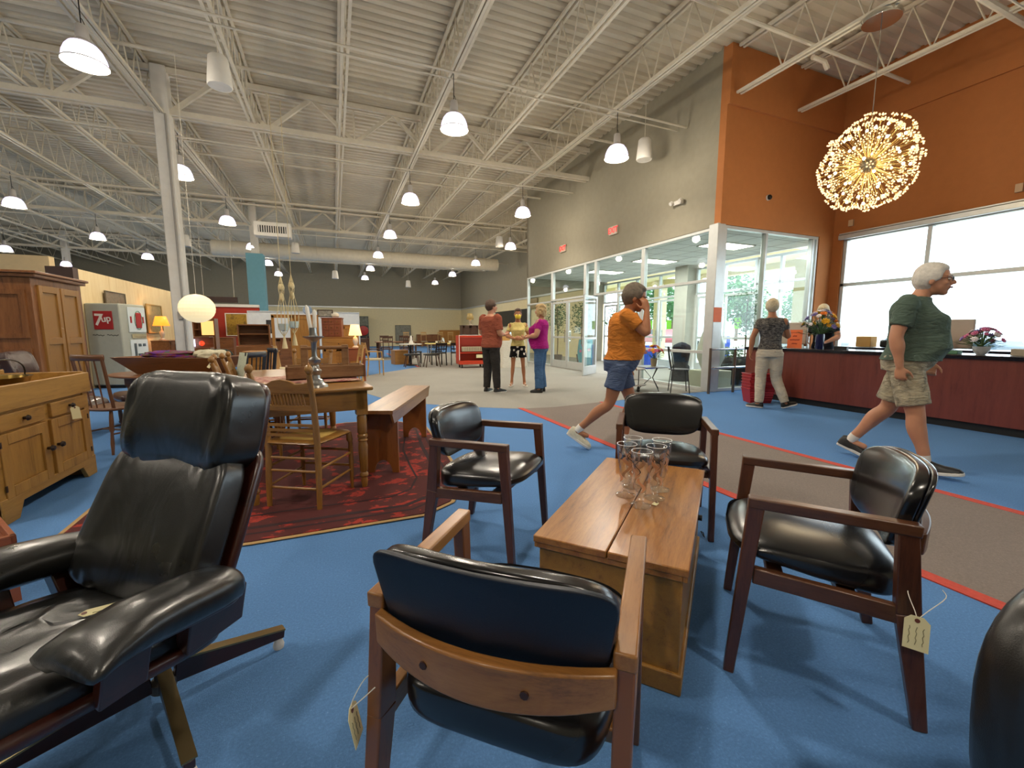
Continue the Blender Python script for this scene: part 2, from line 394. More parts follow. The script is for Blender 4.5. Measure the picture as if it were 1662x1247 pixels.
# conduit rods and struts
m_cond=m_steel
mb=MB()
for y in (2.9,7.25,11.7,16.1,20.9,25):
    x1=6.8 if 6<y<15 else RX-.1
    mb.tube([(LX,y-.12,5.3),(x1,y-.12,5.3)],.018,6); mb.tube([(LX,y+.14,5.34),(x1,y+.14,5.34)],.014,6)
struct(mb.build('ceiling_conduit',m_cond))
for x in (-12.5,-7.75,-2.9,2.0,5.2):
    mb=MB(); mb.b2(x-.05,x-.01,FY,BY if x<5 else 15,5.4,5.45); mb.b2(x+.01,x+.05,FY,BY if x<5 else 15,5.4,5.45); struct(mb.build('ceiling_strut',m_steel,smooth=False))
mb=MB()
for y in (5.0,9.2,13.8,18.4): mb.tube([(LX,y,5.75),(6.8 if y<15 and y>6 else RX-.2,y,5.75)],.03,8)
mb.tube([(4.5,3.3,5.52),(9.3,3.3,5.52)],.045,8); mb.tube([(5.5,2.2,5.52),(9.6,2.2,5.52)],.03,8)
mb.tube([(7.6,5.2,5.75),(7.9,5.2,5.75),(8.0,5.2,5.65)],.04,8)
struct(mb.build('ceiling_pipe',m_steel))
# column, white steel
mb=MB(); mb.b2(-3.03,-2.77,10.77,11.03,0,6.3); struct(mb.build('column_white',m_white,bevel=.02))
mb=MB(); mb.tube([(-2.83,10.74,0.1),(-2.83,10.74,5.4)],.018,8); mb.b2(-2.93,-2.85,10.72,10.77,1.45,1.6); mb.build('conduit',plain('conduit_grey','9a9690',.5),bpy.data.objects['column_white'])
mb=MB(); mb.b2(-3.1,-2.5,20.1,20.7,0,4.3); struct(mb.build('column_blue',plain('column_blue_paint','6fa9bd',.7),bevel=.01))
mb=MB(); mb.b2(-2.93,-2.67,20.3,20.55,4.3,6.3); struct(mb.build('column_white_top',m_white))
for x,y in ((-12.5,10.9),(-12.5,20.5),(-12.5,29.5)):
    mb=MB(); mb.b2(x-.13,x+.13,y-.13,y+.13,0,6.3); struct(mb.build('column_white',m_white,bevel=.02))
# duct across
t=thing('hanging_air_duct','fat round white air duct running across the far ceiling','duct',(0,24,5.05))
mb=MB(); mb.tube([(-5,0,0),(9,0,0)],.35,20); mb.build('duct',m_steel,t)
for x in (-4.2,-.6,3.0,6.2,8.2): mb=MB(); mb.tube([(x,0,.34),(x,0,1.25)],.012,6); mb.tube([(x,.36*math.cos(a),.36*math.sin(a)) for a in [2*PI*i/20 for i in range(20)]],.012,5,closed=True); mb.build('hanger_strap',m_steel,t)
# --- hanging lamps
m_lampshade,nt,b=newmat('lamp_glow'); b.inputs['Base Color'].default_value=lin('e8e4ee'); b.inputs['Roughness'].default_value=.2
lw_=N(nt,'ShaderNodeLayerWeight'); lw_.inputs['Blend'].default_value=.5; nt.links.new(ramp(nt,lw_.outputs['Facing'],[(.0,'ffffff'),(.55,'f0e8ff'),(1.0,'b8a8d8')]),b.inputs['Emission Color']); b.inputs['Emission Strength'].default_value=2.4
m_lamprim=plain('lamp_housing','c9c4bd',.4,.2)
def make_lamp():
    t=thing('pendant_lamp','x','pendant lamp'); t.scale=(.8,.8,.8)
    mb=MB(); mb.lathe([(.11,.15),(.18,.12),(.225,.06),(.262,-.03),(.28,-.13),(.27,-.13),(.22,.03),(.16,.11),(.05,.13)],n=24); mb.build('shade',m_lampshade,t)
    mb=MB(); mb.lathe([(.281,-.128),(.292,-.135),(.288,-.15),(.273,-.14)],n=24,caps=False); mb.build('rim',m_lamprim,t)
    mb=MB(); mb.lathe([(0,-.165),(.15,-.155),(.272,-.135),(.272,-.13),(0,-.13)],n=24); mb.build('lens',m_lampshade,t)
    mb=MB(); mb.lathe([(.0,.42),(.07,.41),(.08,.36),(.085,.2),(.12,.165),(.12,.15),(0,.15)],n=14); mb.build('housing',m_lamprim,t)
    mb=MB(); mb.tube([(0,0,.4),(0,0,1.0)],.008,6); mb.tube([(.05,0,.41),(.02,0,.5),(0,0,.52)],.006,5); mb.build('cord',m_dkmetal,t)
    return t
lamp0=make_lamp(); first=True
rowname={-12.5:'leftmost row',-7.75:'second row from the left',-2.9:'row beside the white column',2.0:'row over the grey plaza',5.2:'row along the glass vestibule',6.75:'row nearest the right far wall'}
ordn=['nearest','second','third','fourth','fifth','sixth']
lampsite=[]
for x in (-12.5,-7.75,-2.9,2.0):
    for y in (7.3,11.7,16.1,20.5,25,29.4): lampsite.append((x,y))
lampsite+=[(5.2,7.25),(5.2,11.7),(6.75,16.4),(6.75,21),(6.75,25.6),(6.75,30.4)]
lampsite=[(x,y) for x,y in lampsite if not (x==-12.5 and y<20) and not (x==-7.75 and y<12)]
cnt={}
lampsite=[(-2.71,7.37) if p==(-2.9,7.3) else p for p in lampsite]; rowname[-2.71]=rowname[-2.9]; cnt[-2.9]=1
for x,y in lampsite:
    k=cnt.get(x,0); cnt[x]=k+1
    lab='glowing bell-shaped pendant lamp, %s in the %s'%(ordn[k],rowname[x])
    if first: l=lamp0; first=False; l['label']=lab; l['group']='glowing high bay pendant lamps'; l.location=(x,y,4.63)
    else: l=dup(lamp0,lab,(x,y,4.63),group='glowing high bay pendant lamps')
LAMPW=75
def lamplight(x,y):
    light('POINT','lamp_light',(x,y,4.40),80,(1,.88,.70),.12)
    s_=light('SPOT','lamp_down_light',(x,y,4.38),150,(1,.90,.74)); s_.data.spot_size=R(150); s_.data.spot_blend=.6; s_.data.shadow_soft_size=.15
for x,y in lampsite: lamplight(x,y)
for x,y in ((-7.75,2.9),(-2.9,2.9),(2.0,2.9),(-2.9,-1.5),(2.0,-1.5),(-7.75,7.3),(-12.5,11.7)): # rows going on behind the camera
    l=dup(lamp0,'glowing bell-shaped pendant lamp behind or beside the seating, outside the picture',(x,y,4.63),group='pendant lamps outside the picture'); lamplight(x,y)
# --- hanging loudspeakers
def make_speaker():
    t=thing('hanging_speaker','x','loudspeaker')
    mb=MB(); mb.lathe([(.0,.2),(.1,.2),(.13,.17),(.165,-.2),(.155,-.22),(.15,-.215)],n=20); mb.build('housing',m_white,t)
    mb=MB(); mb.lathe([(0,-.2),(.15,-.2),(.15,-.212),(0,-.214)],n=20); mb.build('grille',plain('grille','8c8a80',.7),t)
    mb=MB(); mb.tube([(0,0,.2),(0,0,.95)],.006,5); mb.build('cord',m_steel,t); return t
sp0=make_speaker(); k0=True
for (x,y,z),lab in (((-1.38,7.9,5.0),'white cylindrical hanging loudspeaker nearest the camera'),((6.2,7.67,5.0),'white cylindrical hanging loudspeaker beside the taupe bulkhead'),((6.5,17,4.9),'small hanging loudspeaker beyond the far end of the bulkhead'),((-5,20,4.6),'small hanging loudspeaker left of the blue column'),((-1.3,20,4.6),'small hanging loudspeaker right of the air vent'),((-7.5,14,4.5),'small hanging loudspeaker above the pale partitions at left'),((0.2,25,4.2),'small hanging loudspeaker far back, before the back wall'),((4.5,28,4.2),'small hanging loudspeaker far back, towards the right corner')):
    if k0: sp0.location=(x,y,z); sp0['label']=lab; sp0['group']='hanging loudspeakers'; k0=False
    else: dup(sp0,lab,(x,y,z),group='hanging loudspeakers')
# rooftop vent box
t=thing('air_vent','white boxy air vent with dark slots above the blue column','air vent',(-1.9,18.2,4.75))
mb=MB(); mb.b2(-.6,.6,0,.5,-.1,.4); mb.build('housing',m_white,t,bevel=.02)
mb=MB(); mb.b2(-.45,.45,-.02,.01,.02,.26); mb.build('slots',m_black,t)
mb=MB(); 
for i in range(12): mb.b2(-.43+i*.075,-.40+i*.075,-.035,-.02,.02,.26)
mb.build('fins',m_white,t)
# ============================================================ FOREGROUND FURNITURE
def sup(mb,c,r,e1=.4,e2=.4,nu=32,nv=20,warp=None,Q=None):
    """superellipsoid: e small = boxy. warp(unit point, point)->point"""
    def sp(a,e): return math.copysign(abs(a)**e,a)
    rings=[]
    for j in range(nv+1):
        ph=-PI/2+PI*j/nv
        ph=max(min(ph,PI/2-.02),-PI/2+.02)
        rg=[]
        for i in range(nu):
            th=2*PI*i/nu
            u=V((sp(math.cos(ph),e1)*sp(math.cos(th),e2),sp(math.cos(ph),e1)*sp(math.sin(th),e2),sp(math.sin(ph),e1)))
            p=V((u.x*r[0],u.y*r[1],u.z*r[2]))
            if warp: p=warp(u,p)
            if Q is not None: p=Q@p
            rg.append(p+V(c))
        rings.append(rg)
    return mb.loft(rings)
def RX_(a): return M.Rotation(R(a),3,'X')
def RY_(a): return M.Rotation(R(a),3,'Y')
def RZ_(a): return M.Rotation(R(a),3,'Z')
m_walx=wood('walnut_x','28160d','4e2f1c','X',1,.35,.25,'5f3b25'); m_waly=wood('walnut_y','28160d','4e2f1c','Y',1,.35,.25,'5f3b25'); m_walz=wood('walnut_z','26120c','4c2a1b','Z',1,.35,.25,'5e3622')
m_oakx=wood('teak_x','63401f','8c5d2d','X',1,.35,.25,'9d6d39'); m_oaky=wood('teak_y','63401f','8c5d2d','Y',1,.35,.25,'9d6d39'); m_oakz=wood('teak_z','4f2c18','7c4d2b','Z',1,.35,.25)
m_vinyl=leather('black_vinyl','101013',.26,.02,flat=True); m_navy=plain('back_shell_navy','0c1524',.45,bs=.1,bscale=300)
m_tag=plain('tag_paper','e6dcae',.8,var=.04); m_string=plain('tag_string','efe9dc',.9); m_ink=plain('tag_ink','8c8668',.9)
ARM=.65
def armchair(label,loc,rz,light=False,group='wooden armchairs around the chest'):
    t=thing('armchair',label,'armchair',loc,rz,group)
    mx,my,mz=(m_oakx,m_oaky,m_oakz) if light else (m_walx,m_waly,m_walz)
    for s in (-1,1):
        mb=MB(); mb.bar((s*.268,.255,0),(s*.262,.205,ARM-.03),.032,.034,(0,1,0),.036,.05); mb.build('leg',mz,t,bevel=.004)
        mb=MB(); mb.bar((s*.268,-.262,0),(s*.262,-.205,.36),.032,.036,(0,1,0),.036,.062);mb.bar((s*.262,-.2055,.358),(s*.262,-.185,ARM-.04),.036,.062,(0,1,0),.036,.05); mb.build('leg',mz,t,bevel=.004)
        mb=MB(); mb.bar((s*.262,.23,ARM-.018),(s*.262,-.215,ARM-.028),.042,.036,(1,0,0) if 0 else (0,0,1)); mb.build('arm',my,t,bevel=.005,seg=3)
        mb=MB(); mb.bar((s*.262,.20,.375),(s*.262,-.20,.35),.03,.055,(0,0,1)); mb.build('side_rail',my,t,bevel=.004)
    mb=MB(); mb.bar((-.25,.13,.355),(.25,.13,.355),.05,.035); mb.bar((-.25,-.07,.348),(.25,-.07,.348),.05,.035); mb.build('cross_rail',mx,t,bevel=.004)
    # seat pad
    def w(u,p):
        k=1-.10*max(0,-u.y); p.x*=k
        p.z+= .016*(1-u.x*u.x)*(1 if u.z>0 else 0) - .012*u.x*u.x*0 + (.02*u.y if u.z<0 else .0) - .035*max(0,u.y)**6*(1 if u.z>0 else .0)
        p.y+= .03*(1-u.x*u.x)*max(0,u.y)**2
        return p
    mb=MB(); sup(mb,(0,.02,.428),(.248,.24,.048),.5,.34,44,22,w,RX_(4)); mb.build('seat',m_vinyl,t,ang=80)
    # back rail, curved
    def cy_(x,k=.07): return -.212-k*(1-(x/.26)**2)
    xs=[-.25+.5*i/16 for i in range(17)]
    mb=MB(); rings=[]
    for x in xs:
        y=cy_(x); dz=.012*(1-(x/.25)**2)
        hh=.034+.012*(1-(x/.25)**2)
        rings.append([V((x,y-.013,.575-hh)),V((x,y+.013,.575-hh)),V((x,y+.010,.575+hh)),V((x,y-.016,.575+hh))])
    mb.loft(rings); mb.build('back_rail',mx,t,bevel=.005,seg=3)
    # back pad
    def bw(u,p):
        x=p.x; k=1+.06*u.z; x=p.x*k
        y=cy_(x*.95,.06)+.035+p.y-.22*(p.z)*.6*0
        z=p.z+.012*(1-u.x*u.x)*(1 if u.z>0 else -1.2)
        y-= (p.z+.05)*.24
        if u.y>0: y+=.01*(1-u.x*u.x)*(1-u.z*u.z)
        return V((x,y,z))
    mb=MB(); sup(mb,(0,.02,.645),(.245,.026,.125),.5,.3,44,22,bw,None)
    mb.build('backrest',m_vinyl,t,ang=80)
    def bw2(u,p):
        x=p.x*(1+.06*u.z); return V((x,cy_(x*.95,.06)+.012+p.y-(p.z+.05)*.24-.004,p.z+.012*(1-u.x*u.x)*(1 if u.z>0 else -.3)))
    mb=MB(); sup(mb,(0,.015,.665),(.243,.010,.102),.35,.3,44,16,bw2); mb.build('back_shell',m_navy if light else m_vinyl,t,ang=80)
    for x in (-.1,.1): mb=MB(); mb.tube([(x,cy_(x)-.012,.575),(x,cy_(x)-.018,.575)],.008,8); mb.build('plug',plain('plug','3a2016',.5),t)
    return t
chA=armchair('dark wood armchair with black seat at left of the chest, facing right',(.78,2.22,0),-135)
chB=armchair('dark wood armchair with black seat at the far end of the chest, facing the camera',(1.90,2.07,0),141)
chC=armchair('lighter wood armchair in the foreground seen from behind, black curved back',(.392,.885,0),-42,True)
chD=armchair('dark wood armchair at right of the chest, with a tan tag on its rear leg',(1.615,.965,0),41)
# tags: thing with string
def price_tag(label,loc,rx,ry,rz,w=.06,h=.1,strings=(),group='paper price tags',lines=3):
    t=thing('price_tag',label,'price tag',loc,0,group)
    Q=RZ_(rz)@RY_(ry)@RX_(rx)
    T=Q.to_4x4()
    mb=MB(T); c=.014; poly=[(-w/2,-h),(w/2,-h),(w/2,-c),(w/2-c,0),(-w/2+c,0),(-w/2,-c)]
    mb.prism([(x,y) for x,y in poly],.0012); mb.build('paper',m_tag,t,smooth=False)
    mb=MB(T); mb.lathe([(.002,.002),(.006,.002),(.006,-.001),(.002,-.001)],(0,-.012,0),12); mb.build('eyelet',plain('eyelet','6a3a2e',.5),t)
    mb=MB(T)
    for i in range(lines): 
        x=-w*.28+i*w*.27; y0=-.03; 
        mb.tube([(x+.0015*math.sin(k*2.1+i),-.03-k*(h-.045)/8,.0018) for k in range(9)],.0008,4)
    mb.build('handwriting',m_ink,t)
    if strings:
        mb=MB()
        for s_ in strings: mb.tube(crom(s_,4),.0012,5)
        mb.build('string',m_string,t)
    return t
price_tag('cream paper tag on the far rear leg of the left armchair',(.96,2.52,.40),80,0,-30,.045,.08,[[(-.02,.02,.04),(.01,.0,.03),(0,0,-.01)]],lines=2)
# ---- chest
m_chx=wood('chest_wood_x','623c18','8f5c28','X',1.2,.32,.35,'a87336'); m_chs=wood('chest_wood_side','6b4a1f','94682c','X',1.3,.5,.05,'a1742f')
ct=thing('wooden_chest','low wooden chest with a two-plank lid, serving as coffee table between the armchairs','chest',(1.235,1.505,0),40.9)
L,W=1.06,.50
mb=MB(); mb.b2(-L/2,L/2,-W/2,W/2,.05,.42); mb.build('body',m_chs,ct,bevel=.004)
mb=MB(); mb.b2(-L/2-.012,L/2+.012,-W/2-.012,W/2+.012,.0,.075); mb.build('plinth',m_chs,ct,bevel=.006)
for k,(a,b) in enumerate(((-W/2-.018,-.008-.0),( -.004,W/2+.018))):
    mb=MB(); mb.b2(-L/2-.018,L/2+.018,a,b,.425,.452); mb.build('lid_plank',m_chx,ct,bevel=.004)
mb=MB(); mb.b2(-L/2-.015,L/2+.015,-W/2-.015,-W/2,.405,.427); mb.b2(-L/2-.015,-L/2,-W/2,W/2,.405,.427); mb.b2(L/2,L/2+.015,-W/2,W/2,.405,.427);mb.b2(-L/2-.015,L/2+.015,W/2,W/2+.015,.405,.427); mb.build('lid_lip',m_chx,ct,bevel=.003)
mb=MB(); mb.b2(-.02,.02,-W/2-.012,-W/2-.0,.33,.39); mb.lathe([(.0,0),(.012,0),(.012,.02),(0,.02)],(0,-W/2-.012,.405),10,RX_(90)); mb.tube([(.0,-W/2-.03,.345),(.012,-W/2-.04,.335),(.0,-W/2-.045,.322),(-.012,-W/2-.04,.335)],.002,5,closed=True); mb.build('lock',m_dkmetal,ct)
# ---- glasses
m_gl,nt,b=newmat('clear_glass'); nt.nodes.remove(b)
_o=[n for n in nt.nodes if n.type=='OUTPUT_MATERIAL'][0]
_t=N(nt,'ShaderNodeBsdfTransparent'); _t.inputs['Color'].default_value=(.97,.98,.98,1); _g=N(nt,'ShaderNodeBsdfGlossy'); _g.inputs['Roughness'].default_value=.03
_f=schlick(nt,.05,.75,3)
_m=N(nt,'ShaderNodeMixShader'); nt.links.new(_f,_m.inputs[0]); nt.links.new(_t.outputs[0],_m.inputs[1]); nt.links.new(_g.outputs[0],_m.inputs[2]); nt.links.new(_m.outputs[0],_o.inputs['Surface'])
m_swc=plain('swirl_copper','dca27c',.4,.0); m_swb=plain('swirl_black','14100e',.4)
def beer_glass(label,loc,rz,group='painted pilsner glasses on the chest'):
    t=thing('pilsner_glass',label,'glass',loc,rz,group)
    t.scale=(1.3,1.3,1.3)
    prof=[(.0,.0),(.034,.0),(.034,.003),(.012,.009),(.007,.016),(.012,.022),(.008,.028),(.014,.036),(.0175,.05),(.023,.09),(.030,.14),(.0345,.185),(.0345,.187),(.0325,.186),(.028,.14),(.021,.09),(.0155,.05),(.0,.044)]
    mb=MB(); mb.lathe(prof,n=28,caps=False); mb.build('bowl',m_gl,t,ang=70)
    mb=MB(); mb.tube([(.0338*math.cos(a),.0338*math.sin(a),.1865) for a in [2*PI*i/28 for i in range(28)]],.0011,5,closed=True); mb.build('rim',plain('glass_rim','f4f4f4',.2),t)
    def rad(z): 
        for (r0,z0),(r1,z1) in zip(prof[9:12],prof[10:13]):
            if z0<=z<=z1: return r0+(r1-r0)*(z-z0)/(z1-z0)
        return .023 if z<.09 else .0345
    mbc=MB(); mbb=MB()
    for k in range(3):
        a0=k*2*PI/3
        for (mbx,zz,of,w) in ((mbc,.125,0,.010),(mbb,.137,.34,.0018),(mbc,.08,.9,.007)):
            pts=[]; 
            for i in range(11):
                q=i/10; z=zz-.028+.05*q; a=a0+of+.42*math.sin(q*2*PI*.9)
                pts.append((z,a))
            vs=[];fs=[]
            for i,(z,a) in enumerate(pts):
                ww=w*(math.sin(PI*(.08+.84*i/10)))
                for s in (-1,1):
                    r=rad(z)+.0006; vs.append((r*math.cos(a+s*ww/r),r*math.sin(a+s*ww/r),z+.0))
            for i in range(10): fs.append((2*i,2*i+1,2*i+3,2*i+2))
            mbx.add(vs,fs)
    mbc.build('painted_swirl',m_swc,t); mbb.build('black_outline',m_swb,t)
    return t
gl=[('pilsner glass with copper swirls, front left of the group on the chest',(1015,803)),('pilsner glass with copper swirls, nearest the camera in the group on the chest',(1039,820)),('pilsner glass with copper swirls, front right of the group, paper tag at its foot',(1062,808)),('pilsner glass with copper swirls, rear right of the group on the chest',(1071,794)),('pilsner glass with copper swirls, rear left, with a small white sticker by its rim',(1025,789))]
g0=None
for k,(lab,(px,py)) in enumerate(gl):
    p=P(px,py,.455)
    if g0 is None: g0=beer_glass(lab,(p.x,p.y,.4525),k*40)
    else: dup(g0,lab,(p.x,p.y,.4525),k*40+20)
p=P(1062,812,.455); price_tag('oval paper tag lying on the chest at the foot of the glasses',(p.x,p.y-.02,.4545),0,0,-60,.022,.045,lines=1,group='paper price tags')
# ---- tags on chairs
price_tag('yellowed paper tag hanging from the rear leg of the foreground armchair',(-.005,.895,.40),80,0,70,.05,.085,[[(.06,.03,.04),(.03,.0,.05),(.005,.0,.01),(0,0,-.01)],[(.05,-.03,.05),(.02,-.03,.03),(0,0,-.01)]])
price_tag('tan paper tag hanging from the rear leg of the right-hand armchair',(1.495,.59,.395),80,0,-60,.055,.095,[[(.075,.06,.05),(.03,.04,.04),(.005,.01,.01),(0,0,-.01)],[(.12,.0,.05),(.09,-.02,.045),(.03,-.01,.015),(0,0,-.01)]])
# ---- lounge chair
def lounge(label,loc,rz,mleather,mshell,sc=1.,wr=True,group=None,tilt=0):
    t=thing('lounge_chair',label,'lounge chair',loc,rz,group); t.scale=(sc,sc,sc)
    def wrk(u,p,k,ax='x'):
        x=p.x
        d=(.013*(abs(math.sin(x*24+.9*math.sin(p.z*11+p.y*9)+.5))**.55-.7)+.0045*math.sin(x*77+p.z*24+1)+.003*math.sin(x*131-p.z*32))
        edge=(1-u.x**4)
        return d*k*edge
    # seat cushion
    def sw(u,p):
        if u.z>0: p.z+=.02*(1-u.x**2)*(1-u.y**4)+wrk(u,p,.9)*(1-u.y**2)
        p.z-= .07*max(0,u.y)**4
        if u.z>0: p.z-=.012*math.exp(-((u.y-.1)/.08)**2)
        return p
    mb=MB(); sup(mb,(0,.30,.385),(.265,.29,.06),.45,.3,72,30,sw,RX_(9)); mb.build('seat_cushion',mleather,t,ang=80)
    def sh(u,p):
        p.z+=.02*u.x*u.x-.05*max(0,u.y)**4; return p
    mb=MB(); sup(mb,(0,.27,.335),(.285,.33,.03),.5,.35,40,12,sh,RX_(9)); mb.build('seat_shell',mshell,t,ang=80)
    # back cushion
    QB=RX_(26)  # z axis leans back
    def bk(u,p):
        if u.y>0: p.y+=.015*(1-u.x**2)*(1-u.z**4)+wrk(u,V((p.x,p.y,p.z)),1.1)*(.35+.65*u.z*u.z)
        p.y+=.03*u.x*u.x
        p.x*=1-.05*u.z
        return p
    mb=MB(); sup(mb,(0,-.06,.605),(.268,.055,.235),.38,.32,72,36,bk,QB); mb.build('back_cushion',mleather,t,ang=80)
    def bs(u,p): p.y+=.03*u.x*u.x; p.x*=1-.05*u.z; return p
    mb=MB(); sup(mb,(0,-.125,.57),(.278,.02,.27),.3,.32,44,14,bs,QB); mb.build('back_shell',mshell,t,ang=80)
    # headrest
    def hd(u,p):
        if u.y>0: p.y+=.012*(1-u.x**2)+wrk(u,p,1.0)
        p.y+=.02*u.x*u.x
        if u.y>0: p.y-=.008*math.exp(-((u.x-.02)/.05)**2)
        return p
    QH=RX_(14)
    mb=MB(); sup(mb,(-.012,-.175,.905),(.245,.075,.16),.5,.2,72,30,hd,QH); mb.build('headrest',mleather,t,ang=80)
    mb=MB(); sup(mb,(0,-.25,.895),(.222,.02,.14),.35,.3,40,12,None,QH); mb.build('headrest_shell',mshell,t,ang=80)
    mb=MB(); mb.tube([(.262,-.20,.745),(.27,-.14,.77),(.272,-.14,.88),(.27,-.19,1.02),(.262,-.25,1.035)],.006,6); mb.build('piping',mleather,t)
    for s in (-1,1):
        # arm pad: lofted along y
        rings=[]; n=22
        prof=[(-.03,.020,.018),(-.025,.048,.036),(-.005,.066,.046),(.05,.074,.052),(.14,.076,.054),(.22,.082,.050),(.30,.094,.038),(.335,.102,.028),(.352,.10,.016),(.356,.08,.007)]
        for (y,a,b) in prof:
            z=.505+.14*y-(.03*max(0,(y-.22)/.13)**2)
            rings.append([V((s*(.315+ .02*y) + 1.15*a*math.copysign(abs(math.cos(q))**.8,math.cos(q)), y, z-.015+b*math.copysign(abs(math.sin(q))**.8,math.sin(q)) - (.02 if math.cos(q)*s<-.3 else 0)*max(0,y*2))) for q in [2*PI*k/n for k in range(n)]])
        mb=MB(); mb.loft(rings); mb.build('armrest',mleather,t,ang=80)
        mb=MB(); sup(mb,(s*.325,.15,.478),(.062,.165,.015),.4,.4,24,10,None,RX_(7)); mb.bar((s*.32,.03,.47),(s*.275,.02,.34),.05,.16,(0,1,0)); mb.bar((s*.32,.24,.47),(s*.28,.24,.34),.03,.1,(0,1,0)); mb.build('arm_support',mshell,t,bevel=.01)
    # base
    mb=MB(); mb.lathe([(.0,.06),(.035,.06),(.035,.09),(.022,.1),(.022,.24),(.05,.26),(.09,.285),(.09,.30),(0,.30)],n=20); mb.build('column',plain('base_grey','6f6a64',.4,.5),t)
    for k in range(4):
        a=R(k*90+LOUNGE_A); d=V((math.cos(a),math.sin(a),0))
        mb=MB(); mb.bar(d*.03+V((0,0,.105)),d*.36+V((0,0,.052)),.032,.075,(0,0,1),.026,.03); lg=mb.build('leg',mshell,t,bevel=.003)
        mb=MB(); mb.bar(d*.03+V((0,0,.146)),d*.362+V((0,0,.070)),.036,.006); mb.build('brass_edge',plain('brass_trim','9a8660',.3,.9),lg)
        mb=MB(); mb.lathe([(.0,0),(.018,0),(.02,.012),(.012,.04),(0,.04)],d*.34,12); mb.build('foot_glide',m_white,lg)
    return t
LOUNGE_A=-113
m_bleather=leather('black_leather','121211',.30,.9,(5,3,2)); m_shell=wood('rosewood_shell','1c0c0a','38180f','X',1,.3,.4)
lounge('black leather lounge chair with headrest on a star base, at lower left',(-.56,1.575,0),135+3,m_bleather,m_shell,1.0)
p=V((-.56,1.30,.452)); price_tag('cream paper tag lying on the seat of the black lounge chair',(-.66,1.40,.455),0,-4,100,.03,.085,lines=1)
# dark rounded chair back at lower right corner
t=thing('upholstered_chair','black rounded chair back at the lower right corner, cut off by the frame','chair',(1.42,.185,0),-22)
mb=MB(); sup(mb,(0,0,.44),(.34,.09,.34),.75,.6,40,24,None,RX_(-4)); mb.build('backrest',m_bleather,t,ang=80)
mb=MB(); sup(mb,(0,-.28,.30),(.3,.28,.08),.4,.4,30,14); mb.build('seat',m_bleather,t,ang=80)
for x in (-.24,.24):
    for y in (-.45,.0): mb=MB(); mb.tube([(x,y,0),(x,y,.26)],.016,8); mb.build('leg',m_dkmetal,t)
# ============================================================ LEFT SIDE AND MIDDLE FURNITURE
m_pinex=wood('pine_x','6f4e1e','9a7030','X',1,.5,.05,'aa7e3a'); m_pinez=wood('pine_z','6f4e1e','9a7030','Z',1,.5,.05,'aa7e3a'); m_piney=wood('pine_y','6f4e1e','9a7030','Y',1,.5,.05,'aa7e3a')
m_goakx=wood('golden_oak_x','5f3f1a','8c6129','X',1.4,.35,.3,'9c6e30'); m_goakz=wood('golden_oak_z','5f3f1a','8c6129','Z',1.4,.35,.3,'9c6e30'); m_goaky=wood('golden_oak_y','5f3f1a','8c6129','Y',1.4,.35,.3,'9c6e30')
m_brx=wood('brown_wood_x','4a2a14','7a4a24','X',1,.4,.2,'8a5830'); m_brz=wood('brown_wood_z','4a2a14','7a4a24','Z',1,.4,.2,'8a5830')
m_cherx=wood('cherry_x','5a2a16','8a4826','X',1,.4,.2); m_brass=plain('brass','a88a4a',.25,.95); m_knob=plain('dark_knob','2e1d12',.4)
# red persian rug
def rugmat():
    m,nt,b=newmat('rug_red'); vec=coords(nt)
    sc=N(nt,'ShaderNodeMapping'); sc.inputs['Scale'].default_value=(1,1.35,1); nt.links.new(vec,sc.inputs['Vector'])
    n1=noise(nt,sc.outputs[0],3.2,6,.7,2.2); n2=noise(nt,sc.outputs[0],14,4,.7,.8)
    vo=N(nt,'ShaderNodeTexVoronoi',distance='MANHATTAN'); vo.inputs['Scale'].default_value=5; nt.links.new(sc.outputs[0],vo.inputs['Vector'])
    a=N(nt,'ShaderNodeMath',operation='MULTIPLY_ADD'); nt.links.new(vo.outputs['Distance'],a.inputs[0]); a.inputs[1].default_value=.45; nt.links.new(n1,a.inputs[2])
    c=N(nt,'ShaderNodeMath',operation='MULTIPLY_ADD'); nt.links.new(n2,c.inputs[0]); c.inputs[1].default_value=.5; nt.links.new(a.outputs[0],c.inputs[2])
    nt.links.new(ramp(nt,c.outputs[0],[(.56,'1c1018'),(.68,'3c1216'),(.78,'7c1e16'),(.92,'a02c1c'),(1.0,'4a1412')]),b.inputs['Base Color'])
    b.inputs['Roughness'].default_value=.95; bump(nt,b,noise(nt,vec,300,2),.4,.003); return m
m_rug=rugmat(); rugp=[(-1.30,2.72),(-.49,2.66),(.49,2.66),(.72,2.80),(.88,3.1),(.95,3.5),(1.0,4.4),(1.02,5.33),(.64,5.85),(.08,5.9),(-1.0,5.55),(-1.75,5.0),(-1.62,4.32),(-1.56,3.2)]
def inset(poly,d):
    c=V((sum(p[0] for p in poly)/len(poly),sum(p[1] for p in poly)/len(poly),0)); return [tuple((V((x,y,0))+(c-V((x,y,0))).normalized()*d).xy) for x,y in poly]
t=thing('area_rug','dark red patterned oriental rug under the oak table and bench','rug',(0,0,0))
mb=MB(); mb.prism(inset(rugp,.03),.009,c=(0,0,.004)); mb.build('pile',m_rug,t,smooth=False)
mb=MB()
for d0,w in ((.12,.012),(.2,.02),(.42,.01)):
    a_=[V((x,y,.0142)) for x,y in inset(rugp,d0)]; b_=[V((x,y,.0142)) for x,y in inset(rugp,d0+w*2)]; n_=len(a_); mb.add(a_+b_,[(i,(i+1)%n_,n_+(i+1)%n_,n_+i) for i in range(n_)])
mb.build('border_band',plain('rug_dark','2a1218',.95),t)
mb=MB(); pts=[V((x,y,.008)) for x,y in inset(rugp,.012)]; mb.tube(pts,(.016,.005),6,closed=True,up=(0,0,1)); mb.build('fringe',plain('rug_fringe','a88a5c',.95),t)
RZ0=.013
